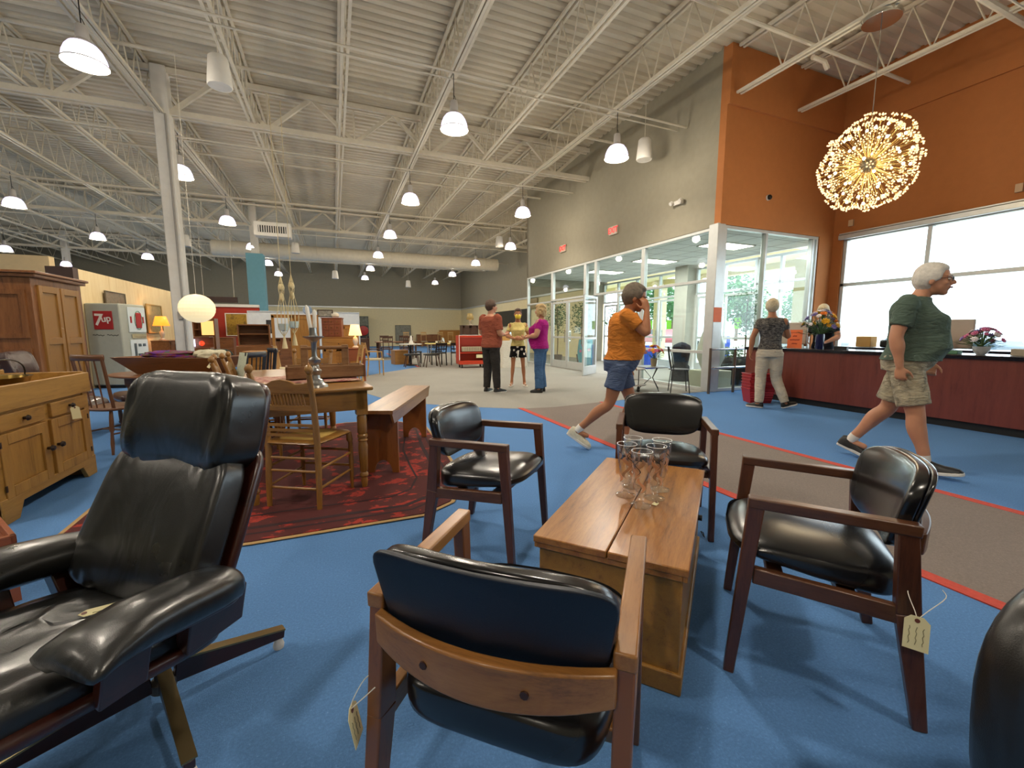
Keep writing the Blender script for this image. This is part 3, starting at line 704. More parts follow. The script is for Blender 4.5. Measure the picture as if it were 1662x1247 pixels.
# dry sink cabinet at far left (front faces +X)
t=thing('dry_sink_cabinet','pale pine dry sink cabinet with two drawers and two doors at left edge','cabinet',(-1.95,4.07,0),90)
# local: front along x (width 1.12), faces -y
Wd=.56; D=.5
mb=MB(); mb.b2(-Wd,Wd,0.0,D,.10,.70)
mb.b2(-Wd,-Wd+.07,-.012,.05,0,.70); mb.b2(Wd-.07,Wd,-.012,.05,0,.70)
mb.prism([(-Wd,0.0),(-Wd+.14,0.0),(-Wd+.2,.10),(Wd-.2,.10),(Wd-.14,0.0),(Wd,0.0),(Wd,.16),(-Wd,.16)],.03,RX_(90),(0,.012,0))
mb.b2(-Wd,-Wd+.03,.02,D,0,.12); mb.b2(Wd-.03,Wd,.02,D,0,.12)
mb.build('body',m_pinex,t,bevel=.004)
mb=MB(); mb.b2(-Wd-.02,Wd+.02,-.03,.0,.70,.86); mb.b2(-Wd-.02,Wd+.02,D-.02,D+.01,.70,.90); mb.b2(-Wd-.02,-Wd+.01,0,D,.70,.87); mb.b2(Wd-.01,Wd+.02,0,D,.70,.87); mb.b2(-Wd,Wd,0,D,.70,.72); mb.build('tray_rim',m_pinex,t,bevel=.005)
for s in (-1,1):
    x0=s*.265
    mb=MB(); mb.b2(x0-.225,x0+.225,-.02,.01,.575,.68); dr=mb.build('drawer',m_pinex,t,bevel=.004)
    mb=MB(); mb.lathe([(0,0),(.01,0),(.012,.014),(.02,.022),(.014,.034),(0,.036)],(x0,-.02,.63),12,RX_(90)); mb.build('knob',m_knob,dr)
    mb=MB(); x1=x0-.24;x2=x0+.24
    mb.b2(x1,x1+.07,-.02,.005,.15,.56); mb.b2(x2-.07,x2,-.02,.005,.15,.56); mb.b2(x1+.07,x2-.07,-.02,.005,.49,.56); mb.b2(x1+.07,x2-.07,-.02,.005,.15,.22); mb.b2(x1+.07,x2-.07,-.008,.005,.22,.49)
    d=mb.build('door',m_pinez,t,bevel=.003)
    mb=MB(); mb.lathe([(0,0),(.01,0),(.012,.016),(.022,.026),(.016,.04),(0,.042)],(x0-s*.205,-.02,.37),12,RX_(90)); mb.build('knob',m_knob,d)
    mb=MB(); 
    for z in (.22,.5): mb=MB(); mb.b2(x0+s*.235,x0+s*.248,-.024,-.018,z-.02,z+.02); mb.build('hinge',m_knob,d)
price_tag('blank white paper tag hanging from the right drawer knob of the pine dry sink',(-1.90,4.335,.62),78,0,45,.055,.10,[[(-1.93,4.335,.63),(-1.90,4.33,.615)]],lines=0)
# brass tray on it, with handle
t=thing('brass_tray','oval brass tray with a bail handle standing on the pine dry sink','tray',(-2.16,3.98,.72),90)
mb=MB(); mb.lathe([(0,.0),(.10,.0),(.135,.06),(.155,.16),(.165,.17),(.15,.165),(.125,.06),(.09,.015),(0,.012)],n=28,Q=M.Diagonal((1.7,1.1,1))); mb.build('bowl',m_brass,t)
mb=MB(); mb.tube([(.26*math.cos(a),.10*math.cos(a)*0-.05-.15*math.sin(a)*.2,.17+.12*math.sin(a)) for a in [PI*i/14 for i in range(15)]],.005,6); mb.build('handle',m_dkmetal,t)
# corner of a wooden box at left edge
t=thing('wooden_tray_table','edge of a low reddish wooden tray table at the far left','table',(-1.70,2.48,0),35)
mb=MB(); mb.b2(-.3,.3,-.2,.2,.25,.27); mb.b2(-.3,.3,-.2,-.18,.27,.31);mb.b2(-.3,.3,.18,.2,.27,.31);mb.b2(-.3,-.28,-.2,.2,.27,.31);mb.b2(.28,.3,-.2,.2,.27,.31); mb.build('tray',m_cherx,t,bevel=.003)
for x in (-.27,.27):
    for y in (-.17,.17): mb=MB(); mb.b2(x-.02,x+.02,y-.02,y+.02,0,.25); mb.build('leg',m_cherx,t)
# brown leather lounge
m_brl=leather('brown_leather','3a2420',.3,.6)
LOUNGE_A=20
lounge('dark brown leather lounge chair behind the pine dry sink, facing right',(-3.1,6.4,0),-90,m_brl,m_shell,.92)
t=thing('ottoman','dark brown leather ottoman in front of the brown lounge chair','ottoman',(-2.38,6.95,0),-60)
mb=MB(); sup(mb,(0,0,.36),(.28,.24,.07),.5,.35,36,16); mb.build('cushion',m_brl,t,ang=80); mb=MB(); sup(mb,(0,0,.30),(.29,.25,.025),.4,.35,30,10); mb.build('shell',m_shell,t,ang=80)
mb=MB(); mb.tube([(0,0,.08),(0,0,.29)],.025,10)
mb.build('column',m_dkmetal,t)
for k in range(4): d=V((math.cos(R(90*k+45)),math.sin(R(90*k+45)),0)); mb=MB(); mb.bar(d*.02+V((0,0,.09)),d*.28+V((0,0,.02)),.03,.05,(0,0,1),.02,.025); mb.build('leg',m_shell,t)
# armoire
t=thing('armoire','tall brown wooden armoire with two panelled doors at the left edge','armoire',(-4.0,9.15,0),90)
mb=MB(); mb.b2(-.66,.66,.03,.95,.08,1.98); mb.b2(-.66,.66,.0,.95,0,.12); mb.build('body',m_brz,t,bevel=.005)
mb=MB(); mb.b2(-.70,.70,-.04,.98,1.98,2.03); mb.b2(-.73,.73,-.07,1.0,2.03,2.07); mb.build('cornice',m_brx,t,bevel=.01)
for s in (-1,1):
    x0=s*.28; mb=MB()
    mb.b2(x0-.26,x0-.18,.0,.035,.16,1.88); mb.b2(x0+.18,x0+.26,.0,.035,.16,1.88)
    for z0,z1 in ((1.78,1.88),(1.0,1.1),(.16,.28)): mb.b2(x0-.18,x0+.18,.0,.035,z0,z1)
    mb.b2(x0-.18,x0+.18,.02,.035,.28,1.0); mb.b2(x0-.18,x0+.18,.02,.035,1.1,1.78)
    mb.build('door',wood('armoire_door','6a4420','94682f','Z',1,.4,.2),t,bevel=.004)
mb=MB()
for z0,z1 in ((.2,.95),(1.1,1.8)): 
    mb.b2(-.655,-.68,.10,.88,z0,z0+.07);mb.b2(-.655,-.68,.10,.88,z1-.07,z1);mb.b2(-.655,-.68,.10,.17,z0+.07,z1-.07);mb.b2(-.655,-.68,.81,.88,z0+.07,z1-.07)
mb.build('side_panel',m_brz,t)
# partitions
m_birch=wood('birch_panel','d3b27c','e6cb98','Z',.5,.6,0,'eed7a8'); m_dkedge=plain('partition_edge','4c3a33',.7)
mb=MB(); mb.b2(-4.95,-4.75,11.55,18.6,0,2.46); struct(mb.build('wall_partition',m_birch,smooth=False))
mb=MB(); mb.b2(-5.15,-4.74,11.35,11.55,0,2.47); struct(mb.build('wall_partition_post',m_dkedge,smooth=False))
mb=MB(); mb.b2(-10,-5.5,12.3,12.5,0,2.78); struct(mb.build('wall_partition_cream',plain('panel_cream','e0c79a',.7),smooth=False))
mb=MB(); mb.b2(-4.74,-2.6,18.9,19.05,0,2.1); struct(mb.build('wall_partition_red',plain('panel_red','a3301f',.8),smooth=False))
mb=MB(); mb.b2(-4.74,-2.6,18.85,19.1,2.1,2.2); struct(mb.build('trim_4',m_white,smooth=False))
t=thing('hanging_sign_board','long dark board hanging above the red partition','sign',(-3.65,17.9,2.2)); mb=MB(); mb.b2(-.55,.55,-.03,.03,0,.2); mb.build('board',plain('board_dark','2e1c18',.6),t)
mb=MB(); mb.tube([(-.45,0,.2),(-.45,0,3.9)],.004,4); mb.tube([(.45,0,.2),(.45,0,3.9)],.004,4); mb.build('cable',m_steel,t)
def frame_pic(name,label,loc,rz,w,h,cols,fr='c8b58a',cat='picture',fw=.03,mat_=None,group=None):
    t=thing(name,label,cat,loc,rz,group)
    mb=MB(); 
    for x0,x1,z0,z1 in ((-w/2,w/2,h/2-fw,h/2),(-w/2,w/2,-h/2,-h/2+fw),(-w/2,-w/2+fw,-h/2+fw,h/2-fw),(w/2-fw,w/2,-h/2+fw,h/2-fw)): mb.b2(x0,x1,-.03,0,z0,z1)
    mb.build('frame',plain('frame_'+fr,fr,.5),t,bevel=.003)
    key='pic_'+''.join(cols)
    if key in MATS: m=MATS[key]
    else:
        m,nt,b=newmat(key); f=noise(nt,coords(nt),6,4,.6,.5); nt.links.new(ramp(nt,f,[(.3+.4*i/max(1,len(cols)-1),c) for i,c in enumerate(cols)]),b.inputs['Base Color']); b.inputs['Roughness'].default_value=.3
    mb=MB(); mb.b2(-w/2+fw,w/2-fw,-.012,-.002,-h/2+fw,h/2-fw); mb.build('picture',m,t,smooth=False); return t
frame_pic('framed_picture','white-framed golden picture on the red partition',(-3.35,18.84,1.45),0,.72,.85,['7a5a20','a8842c','5a4018'],'e8e0d4')
frame_pic('framed_picture','narrow gilt-framed picture on the birch partition beside the orange lamp',(-4.70,15.2,1.55),90,1.1,.8,['7f7a5a','a69a70','55604a'],'a98a4e')
frame_pic('framed_picture','grey weathered picture on the birch partition behind the vending machine',(-4.71,12.95,1.86),90,1.0,.5,['5a5044','8a7a62','6f5040'],'6a6050',fw=.015)
# vending machine
t=thing('vending_machine','pale grey vintage drink vending machine with a red square sign on its side','vending machine',(-4.02,11.80,0),74)
m_vend=plain('vending_grey','b4b4a4',.45)
mb=MB(); mb.b2(-.36,.36,0.0,.66,.06,1.78); mb.build('cabinet',m_vend,t,bevel=.025,seg=3)
mb=MB(); mb.b2(-.34,.34,.05,.6,0,.06); mb.build('base',m_black,t)
m_vw=plain('vending_white','dfe6e4',.3)
mb=MB(); mb.b2(-.16,.34,-.015,.0,1.18,1.72); p=mb.build('display_panel',m_vw,t,bevel=.004)
mb=MB(); mb.b2(.04,.2,-.03,-.015,1.27,1.6); mb.build('bottle_sign',plain('sign_red','b02a2a',.4),p,bevel=.01)
mb=MB(); 
for x in (-.09,.26): mb.b2(x-.02,x+.02,-.022,-.015,1.38,1.52)
mb.build('red_mark',MATS['sign_red'],p)
mb=MB(); mb.tube([(.12+.11*math.cos(a),-.02,1.44+.2*math.sin(a)) for a in [2*PI*i/20 for i in range(20)]],.006,5,closed=True); mb.build('green_ring',plain('ring_green','4f9a7a',.5),p)
mb=MB(); mb.b2(-.16,.34,-.015,.0,.52,1.02); p=mb.build('selector_panel',m_vw,t,bevel=.004)
for x,z,a,b_ in ((-.04,.78,.03,.16),(.09,.90,.04,.03),(.22,.90,.04,.03),(.09,.68,.07,.035),(.22,.68,.04,.035)): mb=MB(); mb.b2(x-a,x+a,-.024,-.015,z-b_,z+b_); mb.build('slot',plain('slot_grey','4c585a',.4),p)
mb=MB(); mb.b2(-.1,.3,-.02,0,1.05,1.14); mb.build('coin_bar',m_chrome,t)
# sign on the side that faces the camera (local -x side)
mb=MB(); mb.b2(-.375,-.36,.14,.50,1.24,1.62); sg=mb.build('logo_sign',MATS['sign_red'],t,bevel=.004)
def text(body,size,mat,parent,mtx,name='lettering',ext=.002,bold=0):
    c=bpy.data.curves.new(name,'FONT'); c.body=body; c.size=size; c.extrude=ext; c.align_x='CENTER'; c.align_y='CENTER'; c.offset=bold
    tmp=bpy.data.objects.new(name,c); COL.objects.link(tmp); dg=bpy.context.evaluated_depsgraph_get(); dg.update(); me=bpy.data.meshes.new_from_object(tmp.evaluated_get(dg)); bpy.data.objects.remove(tmp)
    me.materials.clear(); me.materials.append(mat); me.transform(mtx); o=bpy.data.objects.new(name,me); COL.objects.link(o); o.parent=parent; return o
m_txw=plain('letter_white','efe9dc',.5); m_txd=plain('letter_dark','55554c',.6)
Mx=M(((0,0,-1),(-1,0,0),(0,1,0)))  # text facing local -x
def place(Q,c): return M.Translation(V(c))@Q.to_4x4()
text('7',.33,m_txw,sg,place(Mx@RZ_(-3),(-.377,.40,1.43)),bold=.008); text('up',.19,m_txw,sg,place(Mx@RZ_(8),(-.377,.26,1.46)),bold=.004)
text('Nothing does it',.062,m_txd,t,place(Mx,(-.362,.33,1.13)),'side_lettering') if 0 else None
mb=MB()
for k in range(2): mb.tube([(-.362,.55-k*.27-i*.02,1.12+.008*math.sin(i*1.9)+.006*math.sin(i*.5+k)) for i in range(12)],(.0015,.009),4)
mb.build('script_line',m_txd,t)
# drop-leaf table with dough box
t=thing('drop_leaf_table','oval wooden drop-leaf table carrying the long dough box','table',(-1.62,5.95,0),-28)
mb=MB(); mb.lathe([(0,0),(.99,0),(1.0,.012),(.99,.024),(0,.024)],(0,0,.70),40,M.Diagonal((.82,.46,1))); mb.build('tabletop',m_brx,t,bevel=.003)
mb=MB(); mb.b2(-.5,.5,-.24,.24,.60,.70); mb.build('apron',m_brx,t,bevel=.004)
for x in (-.46,.46):
    for y in (-.21,.21): mb=MB(); mb.lathe([(.028,.6),(.028,.5),(.018,.49),(.03,.46),(.02,.42),(.026,.3),(.018,.12),(.022,.04),(.012,0)],(x,y,0),12); mb.build('leg',m_brz,t)
t=thing('dough_box','long flared wooden dough box full of folded textiles on the drop-leaf table','dough box',(-1.62,5.93,.726),-27)
def trough(L0,L1,W0,W1,h,th=.018):
    mb=MB()
    o0=[V((x*L0,y*W0,0)) for x,y in ((-1,-1),(1,-1),(1,1),(-1,1))]; o1=[V((x*L1,y*W1,h)) for x,y in ((-1,-1),(1,-1),(1,1),(-1,1))]
    i1=[V((x*(L1-th),y*(W1-th),h)) for x,y in ((-1,-1),(1,-1),(1,1),(-1,1))]; i0=[V((x*(L0-th),y*(W0-th),th)) for x,y in ((-1,-1),(1,-1),(1,1),(-1,1))]
    mb.loft([o0,o1,i1,i0]); return mb
trough(.42,.62,.15,.25,.19).build('box',wood('dough_wood','462710','74471f','X',1,.4,.2),t,smooth=False,bevel=.003)
def heap(name,label,loc,rz,r,mat,seed=1,n=24,amp=.3,cat='textile'):
    mb=MB()
    def wp(u,p):
        k=1+amp*NZ.noise(V((u.x*2+seed*7,u.y*2,u.z*2))); f=.04*NZ.noise(V((u.x*7,u.y*7+seed,u.z*7)))
        p=p*k; p.z=max(p.z+f*r[2]*4,-r[2]*.6); return p
    sup(mb,(0,0,0),r,.8,.8,n*2,n,wp); o=mb.build(name,mat,None,ang=90); o.location=loc; o.rotation_euler=(0,0,R(rz)); return tag(o,label,cat)
def clothm(name,cols,scale=6):
    m,nt,b=newmat(name); f=noise(nt,coords(nt,(1,3,3)),scale,4,.6,1.2); k=len(cols)
    nt.links.new(ramp(nt,f,[(.25+.5*i/(k-1),c) for i,c in enumerate(cols)]),b.inputs['Base Color']); b.inputs['Roughness'].default_value=.9; return m
heap('folded_textile','purple and green folded textile heaped in the dough box',(-1.72,5.98,.93),-27,(.33,.14,.05),clothm('cloth_purple',['3a2270','4a2a90','7a2030','2e5a40','3a2470']),3)
heap('folded_textile','cream folded textile at the right end of the dough box',(-1.30,5.80,.93),-27,(.16,.13,.06),clothm('cloth_cream',['a8a088','c8c0a4','e0d8c0']),5)
price_tag('cream paper tag hanging over the right end of the dough box',(-1.20,5.50,.915),60,20,-40,.04,.13,lines=0)
# windsor chairs
def windsor(name,label,loc,rz,m,ns=6,arm=False,group='spindle-back chairs',h=.95,mtag=None):
    t=thing(name,label,'chair',loc,rz,group)
    mb=MB(); sup(mb,(0,.0,.44),(.215,.21,.022),.5,.55,28,10,lambda u,p:V((p.x*(1+.06*u.y),p.y,p.z))); mb.build('seat',m,t,ang=70)
    for x,y in ((-.15,.15),(.15,.15),(-.14,-.14),(.14,-.14)):
        mb=MB(); a=V((x,y,.43)); b_=V((x*1.45,y*1.5,0)); d=b_-a
        mb.tube([a,a+d*.2,a+d*.45,a+d*.5,a+d*.75,b_],[.014,.018,.02,.012,.017,.011],8); mb.build('leg',m,t)
    mb=MB(); mb.tube([(-.19,.18,.2),(-.18,-.17,.2)],.009,6); mb.tube([(.19,.18,.2),(.18,-.17,.2)],.009,6); mb.tube([(-.185,0,.2),(.185,0,.2)],.01,6); mb.build('stretcher',m,t)
    arc=[V((.22*math.sin(a),-.17-.10*math.cos(a)*1+.03,h-.0)) for a in [R(-62+124*i/10) for i in range(11)]]
    mb=MB(); mb.tube(arc,[(.014,.03)]*11,8,up=(0,0,1)); mb.build('crest_rail',m,t,ang=60)
    for i in range(ns):
        q=-1+2*i/(ns-1); a=R(q*55); mb=MB(); r=.016 if i in (0,ns-1) else .007
        mb.tube([(.165*q,-.13-.05*(1-q*q),.45),(.22*math.sin(a),-.14-.10*math.cos(a),h)],r,6); mb.build('spindle',m,t)
    return t
windsor('windsor_chair','brown spindle-back chair at the left end of the drop-leaf table',(-2.10,5.50,0),-33,wood('windsor_brown','3c2212','664024','Z',1,.4,.2))
windsor('windsor_chair','black spindle-back chair at the right end of the drop-leaf table',(-.98,5.45,0),70,plain('black_blue_paint','1a1e2a',.4),7)
windsor('windsor_chair','black spindle-back chair behind the right end of the drop-leaf table',(-.95,6.35,0),110,MATS['black_blue_paint'],7)
windsor('windsor_chair','small dark spindle-back chair under the far side of the drop-leaf table',(-1.55,6.65,0),170,MATS['windsor_brown'],5,h=.8)
# ---- oak table, near right leg (0.17,3.35)
TR=7.
t=thing('oak_table','golden oak dining table with turned legs holding a candlestick and a tool box','table',(-.25,3.77,0),TR-0)
TL,TW=.40,.50
mb=MB(); mb.b2(-TL-.04,TL+.04,-TW-.04,TW+.95,.765,.795); mb.build('tabletop',m_goakx,t,bevel=.012,seg=3)
mb=MB(); mb.b2(-TL+.02,TL-.02,-TW,-TW+.025,.62,.765); mb.b2(-TL+.02,TL-.02,TW+.88,TW+.905,.62,.765); mb.b2(-TL,-TL+.025,-TW,TW+.90,.62,.765); mb.b2(TL-.025,TL,-TW,TW+.90,.62,.765); mb.build('apron',m_goakx,t,bevel=.003)
for x in (-TL+.04,TL-.04):
    for y in (-TW+.04,TW+.86):
        mb=MB(); mb.b2(x-.04,x+.04,y-.04,y+.04,.58,.765)
        mb.lathe([(.036,.59),(.03,.575),(.036,.56),(.036,.44),(.028,.43),(.038,.42),(.038,.405),(.028,.395),(.038,.38),(.03,.37),(.036,.33),(.028,.14),(.022,.13),(.032,.115),(.032,.10),(.022,.09),(.026,.06),(.02,RZ0)],(x,y,0),16); mb.build('leg',m_goakz,t)
def pressback(label,loc,rz,h=.98,group='press-back oak dining chairs',seat='cane'):
    t=thing('dining_chair',label,'chair',loc,rz,group)
    def post(s): return [V((s*.185,-.2,0)),V((s*.185,-.19,.2)),V((s*.18,-.18,.45)),V((s*.19,-.21,.7)),V((s*.21,-.27,h-.06))]
    for s in (-1,1):
        mb=MB(); ps=crom(post(s),4); n_=len(ps); mb.tube(ps,[.017+.005*math.sin(i/(n_-1)*PI) for i in range(n_)],10); 
        mb.build('rear_post',m_goakz,t)
        mb=MB(); e=post(s)[-1]; mb.lathe([(.012,0),(.024,.015),(.026,.03),(.018,.05),(.008,.058),(0,.06)],e,12); mb.build('finial',m_goakz,t)
        mb=MB(); mb.tube([(s*.195,.19,.44),(s*.197,.195,.38),(s*.2,.2,.36),(s*.2,.2,.2),(s*.2,.2,.1),(s*.2,.2,0)],[.02,.024,.016,.018,.015,.011],10); mb.build('leg',m_goakz,t)
        mb=MB(); 
        for z in (.14,.27): mb.tube([(s*.19,-.18,z),(s*.2,.19,z+.01)],.009,7)
        mb.build('side_stretcher',m_goaky,t)
    mb=MB()
    for z in (.13,.25,.34): mb.tube([(-.185,-.185,z),(.185,-.185,z)],.009,7)
    for z in (.18,.30): mb.tube([(-.2,.2,z),(.2,.2,z)],.010,7)
    mb.build('cross_stretcher',m_goakx,t)
    # seat
    mb=MB(); sup(mb,(0,0,.445),(.215,.215,.016),.5,.3,28,8,lambda u,p:V((p.x*(1+.07*u.y),p.y,p.z))); mb.build('seat_frame',m_goakx,t,ang=70)
    mb=MB(); sup(mb,(0,0,.458),(.155,.155,.006),.5,.3,24,6); mb.build('cane_seat',plain('cane','bb9a52',.6,bs=.5,bscale=160,bd=.004,var=.1,vs=60),t,ang=70)
    # slats
    def yb(z): return -.18-.09*max(0,(z-.45)/.5)**1.5-.012
    mb=MB()
    for z in (.50,.535,.57): mb.bar((-.185,yb(z),z),(.185,yb(z),z),.012,.018)
    mb.build('lower_slats',m_goakx,t)
    mb=MB(); mb.bar((-.19,yb(.69),.69),(.19,yb(.69),.69),.014,.035); mb.build('mid_rail',m_goakx,t)
    for i in range(13):
        x=-.14+.28*i/12; mb=MB(); mb.tube([(x,yb(.69),.70),(x,yb(.75)-.002,.74),(x,yb(.8),.79)],[.004,.007,.004],6); mb.build('spindle',m_goakz,t)
    top=[(-.205,.80),(-.205,.885),(-.16,.87),(-.10,.865),(-.06,.885),(0,.895),(.06,.885),(.10,.865),(.16,.87),(.205,.885),(.205,.80)]
    mb=MB(); mb.prism(top,.018,RX_(90+9),(0,yb(.8)+.008+.13,-.0)); mb.build('crest_rail',m_goakx,t,bevel=.004)
    return t
ch=pressback('golden oak press-back chair with cane seat, its back to the camera, at the oak table',(-.20,3.29,RZ0),-31)
dup(ch,'golden oak press-back chair at the left side of the oak table, showing its knobs',(-.74,4.55,RZ0),-80)
dup(ch,'golden oak press-back chair farther back at the left side of the oak table',(-.76,5.12,RZ0),-86)
dup(ch,'golden oak press-back chair on the far side of the oak table, facing the camera',(-.30,5.55,RZ0),170)
# candlestick with candles
t=thing('candlestick','ornate silver candlestick with white candles on the near edge of the oak table','candlestick',(-.14,3.42,.796))
m_silver=plain('silver','9c9a96',.28,.95)
mb=MB(); mb.lathe([(0,0),(.085,0),(.08,.015),(.055,.03),(.05,.05),(.035,.06),(.03,.085),(.04,.10),(.045,.12),(.03,.135),(.026,.16),(.04,.18),(.042,.20),(.02,.22),(.018,.25),(.02,.32),(.03,.34),(.07,.362),(.072,.368),(.03,.37),(.026,.39),(.026,.43),(0,.43)],n=24); mb.build('stem',m_silver,t)
m_wax=plain('candle_wax','ece6da',.5)
for k,(x,y,h,tx) in enumerate(((-.012,0,.16,-.02),(.012,.006,.13,.004))):
    mb=MB(); mb.tube([(x,y,.40),(x+tx,y,.43+h*.9),(x+tx*1.2,y,.43+h)],[.014,.013,.004],12); mb.build('candle',m_wax,t)
# runner cloth
mb=MB(); 
vs=[];fs=[];nx,ny=30,14
for j in range(ny+1):
    for i in range(nx+1):
        x=-.34+.76*i/nx; y=-.12+.62*j/ny; vs.append((x,y,.772+.012*abs(NZ.noise(V((x*14,y*14,0))))+.003))
for j in range(ny):
    for i in range(nx): a=j*(nx+1)+i; fs.append((a,a+1,a+nx+2,a+nx+1))
mb.add(vs,fs); o=mb.build('table_runner',clothm('cloth_runner',['5a2430','8a3a40','c8a890','6a2c38'],9),None,solid=.004,ang=80); o.location=(-.25,3.72,.03); o.rotation_euler=(0,0,R(TR)); tag(o,'crumpled red and cream table runner under the tool box on the oak table','table runner')
# tool box
t=thing('wooden_tool_box','old wooden open tool box with a dowel handle on the oak table','tool box',(-.08,3.92,.818),TR-2)
m_old=wood('old_wood','54371f','7c5633','X',1.5,.6,0,'8c6844')
mb=MB(); mb.b2(-.30,.30,-.12,-.105,0,.10); mb.b2(-.30,.30,.105,.12,0,.10); mb.b2(-.30,-.285,-.12,.12,0,.10); mb.b2(.285,.30,-.12,.12,0,.10); mb.b2(-.3,.3,-.12,.12,0,.012); mb.build('tray',m_old,t,bevel=.002)
for x in (-.155,.16): mb=MB(); mb.b2(x-.02,x+.02,-.125,-.10,0,.27) if 0 else mb.b2(x-.028,x+.028,-.012,.012,0.01,.27); mb.build('upright',m_old,t,bevel=.008)
mb=MB(); mb.tube([(-.18,0,.245),(.185,0,.245)],.016,10); mb.build('handle',m_old,t)
heap('shell_heap','small pile of pale shells lying in the wooden tool box',(-.16,3.90,.85),10,(.16,.07,.03),clothm('shells',['b8a884','e8dcc0','f4ecd8'],20),2,amp=.4,cat='shells')
heap('shell_heap','pale shells at the right end inside the wooden tool box',(.12,3.95,.85),10,(.08,.06,.03),MATS['shells'],4,amp=.4,cat='shells')
# papers/linen on chairs
t=None
mb=MB(); mb.b2(-.1,.1,-.002,.002,-.18,.18); o=mb.build('linen_towel',clothm('linen_green',['a8b8a0','c8d0bc','b8c0a8'],12),None); o.location=(-.93,5.25,.80); o.rotation_euler=(R(-12),0,R(-60)); tag(o,'pale green linen towel hanging over a chair back beyond the oak table','towel')
# bench
t=thing('wooden_bench','long plain wooden bench with solid end boards on the rug beside the oak table','bench',(.57,4.22,0),-22)
# local y is the length
mb=MB(); mb.b2(-.14,.14,-.80,.80,.545,.575); mb.build('seat',m_oaky,t,bevel=.003)
mb=MB(); 
for s in (-1,1): mb.prism([(-.80,.545),(.80,.545),(.74,.46),(-.74,.46)],.02,M(((0,0,1),(1,0,0),(0,1,0))),(s*.125-.01,0,0))
mb.build('side_apron',m_oaky,t,bevel=.002)
for y in (-.62,.60):
    mb=MB(); pts=[(-.13,RZ0),(-.075,RZ0)]+[(.075*math.cos(a)*-1,RZ0+.11*math.sin(a)) for a in [PI*i/10 for i in range(1,10)]]+[(.075,RZ0),(.13,RZ0),(.13,.545),(-.13,.545)]
    mb.prism(pts,.03,RX_(90),(0,y+.015,0)); mb.build('end_board',wood('bench_end','64381a','8e5526','Z',1,.4,.1),t,bevel=.002)
# ============================================================ PEOPLE
m_skin=plain('skin','c08a6c',.5,var=.06,vs=6,spec=.4); m_skin2=plain('skin_tan','a8704e',.5,var=.06,vs=6,spec=.4); m_eye=plain('eye_dark','241a16',.2); m_eyew=plain('eye_white','e8e4de',.3); m_lip=plain('lip','8f4a44',.5)
def clothmat(name,h,var=.08,stripe=None,fold=.5,pat=None):
    if name in MATS: return MATS[name]
    m,nt,b=newmat(name); c=lin(h); vec=coords(nt)
    f=noise(nt,vec,9,4); d=tuple(x*(1-var) for x in c[:3])+(1,); e=tuple(min(1,x*(1+var)) for x in c[:3])+(1,)
    col=ramp(nt,f,[(.3,d),(.7,e)])
    if pat=='dots':
        vo=N(nt,'ShaderNodeTexVoronoi'); vo.inputs['Scale'].default_value=11; vo.inputs['Randomness'].default_value=.6; nt.links.new(vec,vo.inputs['Vector'])
        col=ramp(nt,vo.outputs['Distance'],[(.0,'e8dfd0'),(.30,'e8dfd0'),(.34,h)])
    if pat=='heather':
        n2=noise(nt,coords(nt,(1,1,2)),26,5,.7,.6); col=ramp(nt,n2,[(.38,'2c2a2a'),(.5,h),(.66,'8a8578')])
    if pat=='plaid':
        n2=noise(nt,coords(nt),7,4,.6,1.5); col=ramp(nt,n2,[(.35,'7d7866'),(.5,h),(.62,'b0a68c'),(.7,'86806c')])
    nt.links.new(col,b.inputs['Base Color']); b.inputs['Roughness'].default_value=.9; b.inputs['Specular IOR Level'].default_value=.2
    w=noise(nt,coords(nt,(1.2,1.2,3.2)),4.5,3,.55,2.2); bump(nt,b,w,fold,.05); return m
def chain(mb,pts,rad,n=16,k=5,capr=True):
    """smooth tapering limb with rounded ends"""
    P_=crom(pts,k); m=len(P_); R_=[]
    for i in range(m):
        q=i/k; a=int(min(q,len(rad)-1)); b=min(a+1,len(rad)-1); t=q-a; t=t*t*(3-2*t)
        ra=rad[a]; rb=rad[b]
        if not isinstance(ra,tuple): ra=(ra,ra)
        if not isinstance(rb,tuple): rb=(rb,rb)
        R_.append((ra[0]+(rb[0]-ra[0])*t,ra[1]+(rb[1]-ra[1])*t))
    mb.tube(P_,R_,n)
    if capr:
        for e,r in ((P_[0],R_[0]),(P_[-1],R_[-1])): mb.ell(e,(sum(r)/2)*.98,12,8)
def body_loft(mb,secs,n=24,ex=.85):
    """secs: (center V, half width x, half depth front(+y), half depth back)"""
    rings=[]
    for c,w,df,db in secs:
        c=V(c); rg=[]
        for i in range(n):
            a=2*PI*i/n; ca,sa=math.cos(a),math.sin(a)
            x=w*math.copysign(abs(ca)**ex,ca); y=(df if sa>0 else db)*math.copysign(abs(sa)**ex,sa); rg.append(c+V((x,y,0)))
        rings.append(rg)
    mb.loft(rings)
def interp(secs,k=4):
    out=[]
    cs=crom([s[0] for s in secs],k)
    for i,c in enumerate(cs):
        q=i/k; a=min(int(q),len(secs)-1); b=min(a+1,len(secs)-1); t=q-a; t=t*t*(3-2*t) if False else t
        out.append((c,)+tuple(secs[a][j]+(secs[b][j]-secs[a][j])*t for j in (1,2,3)))
    return out
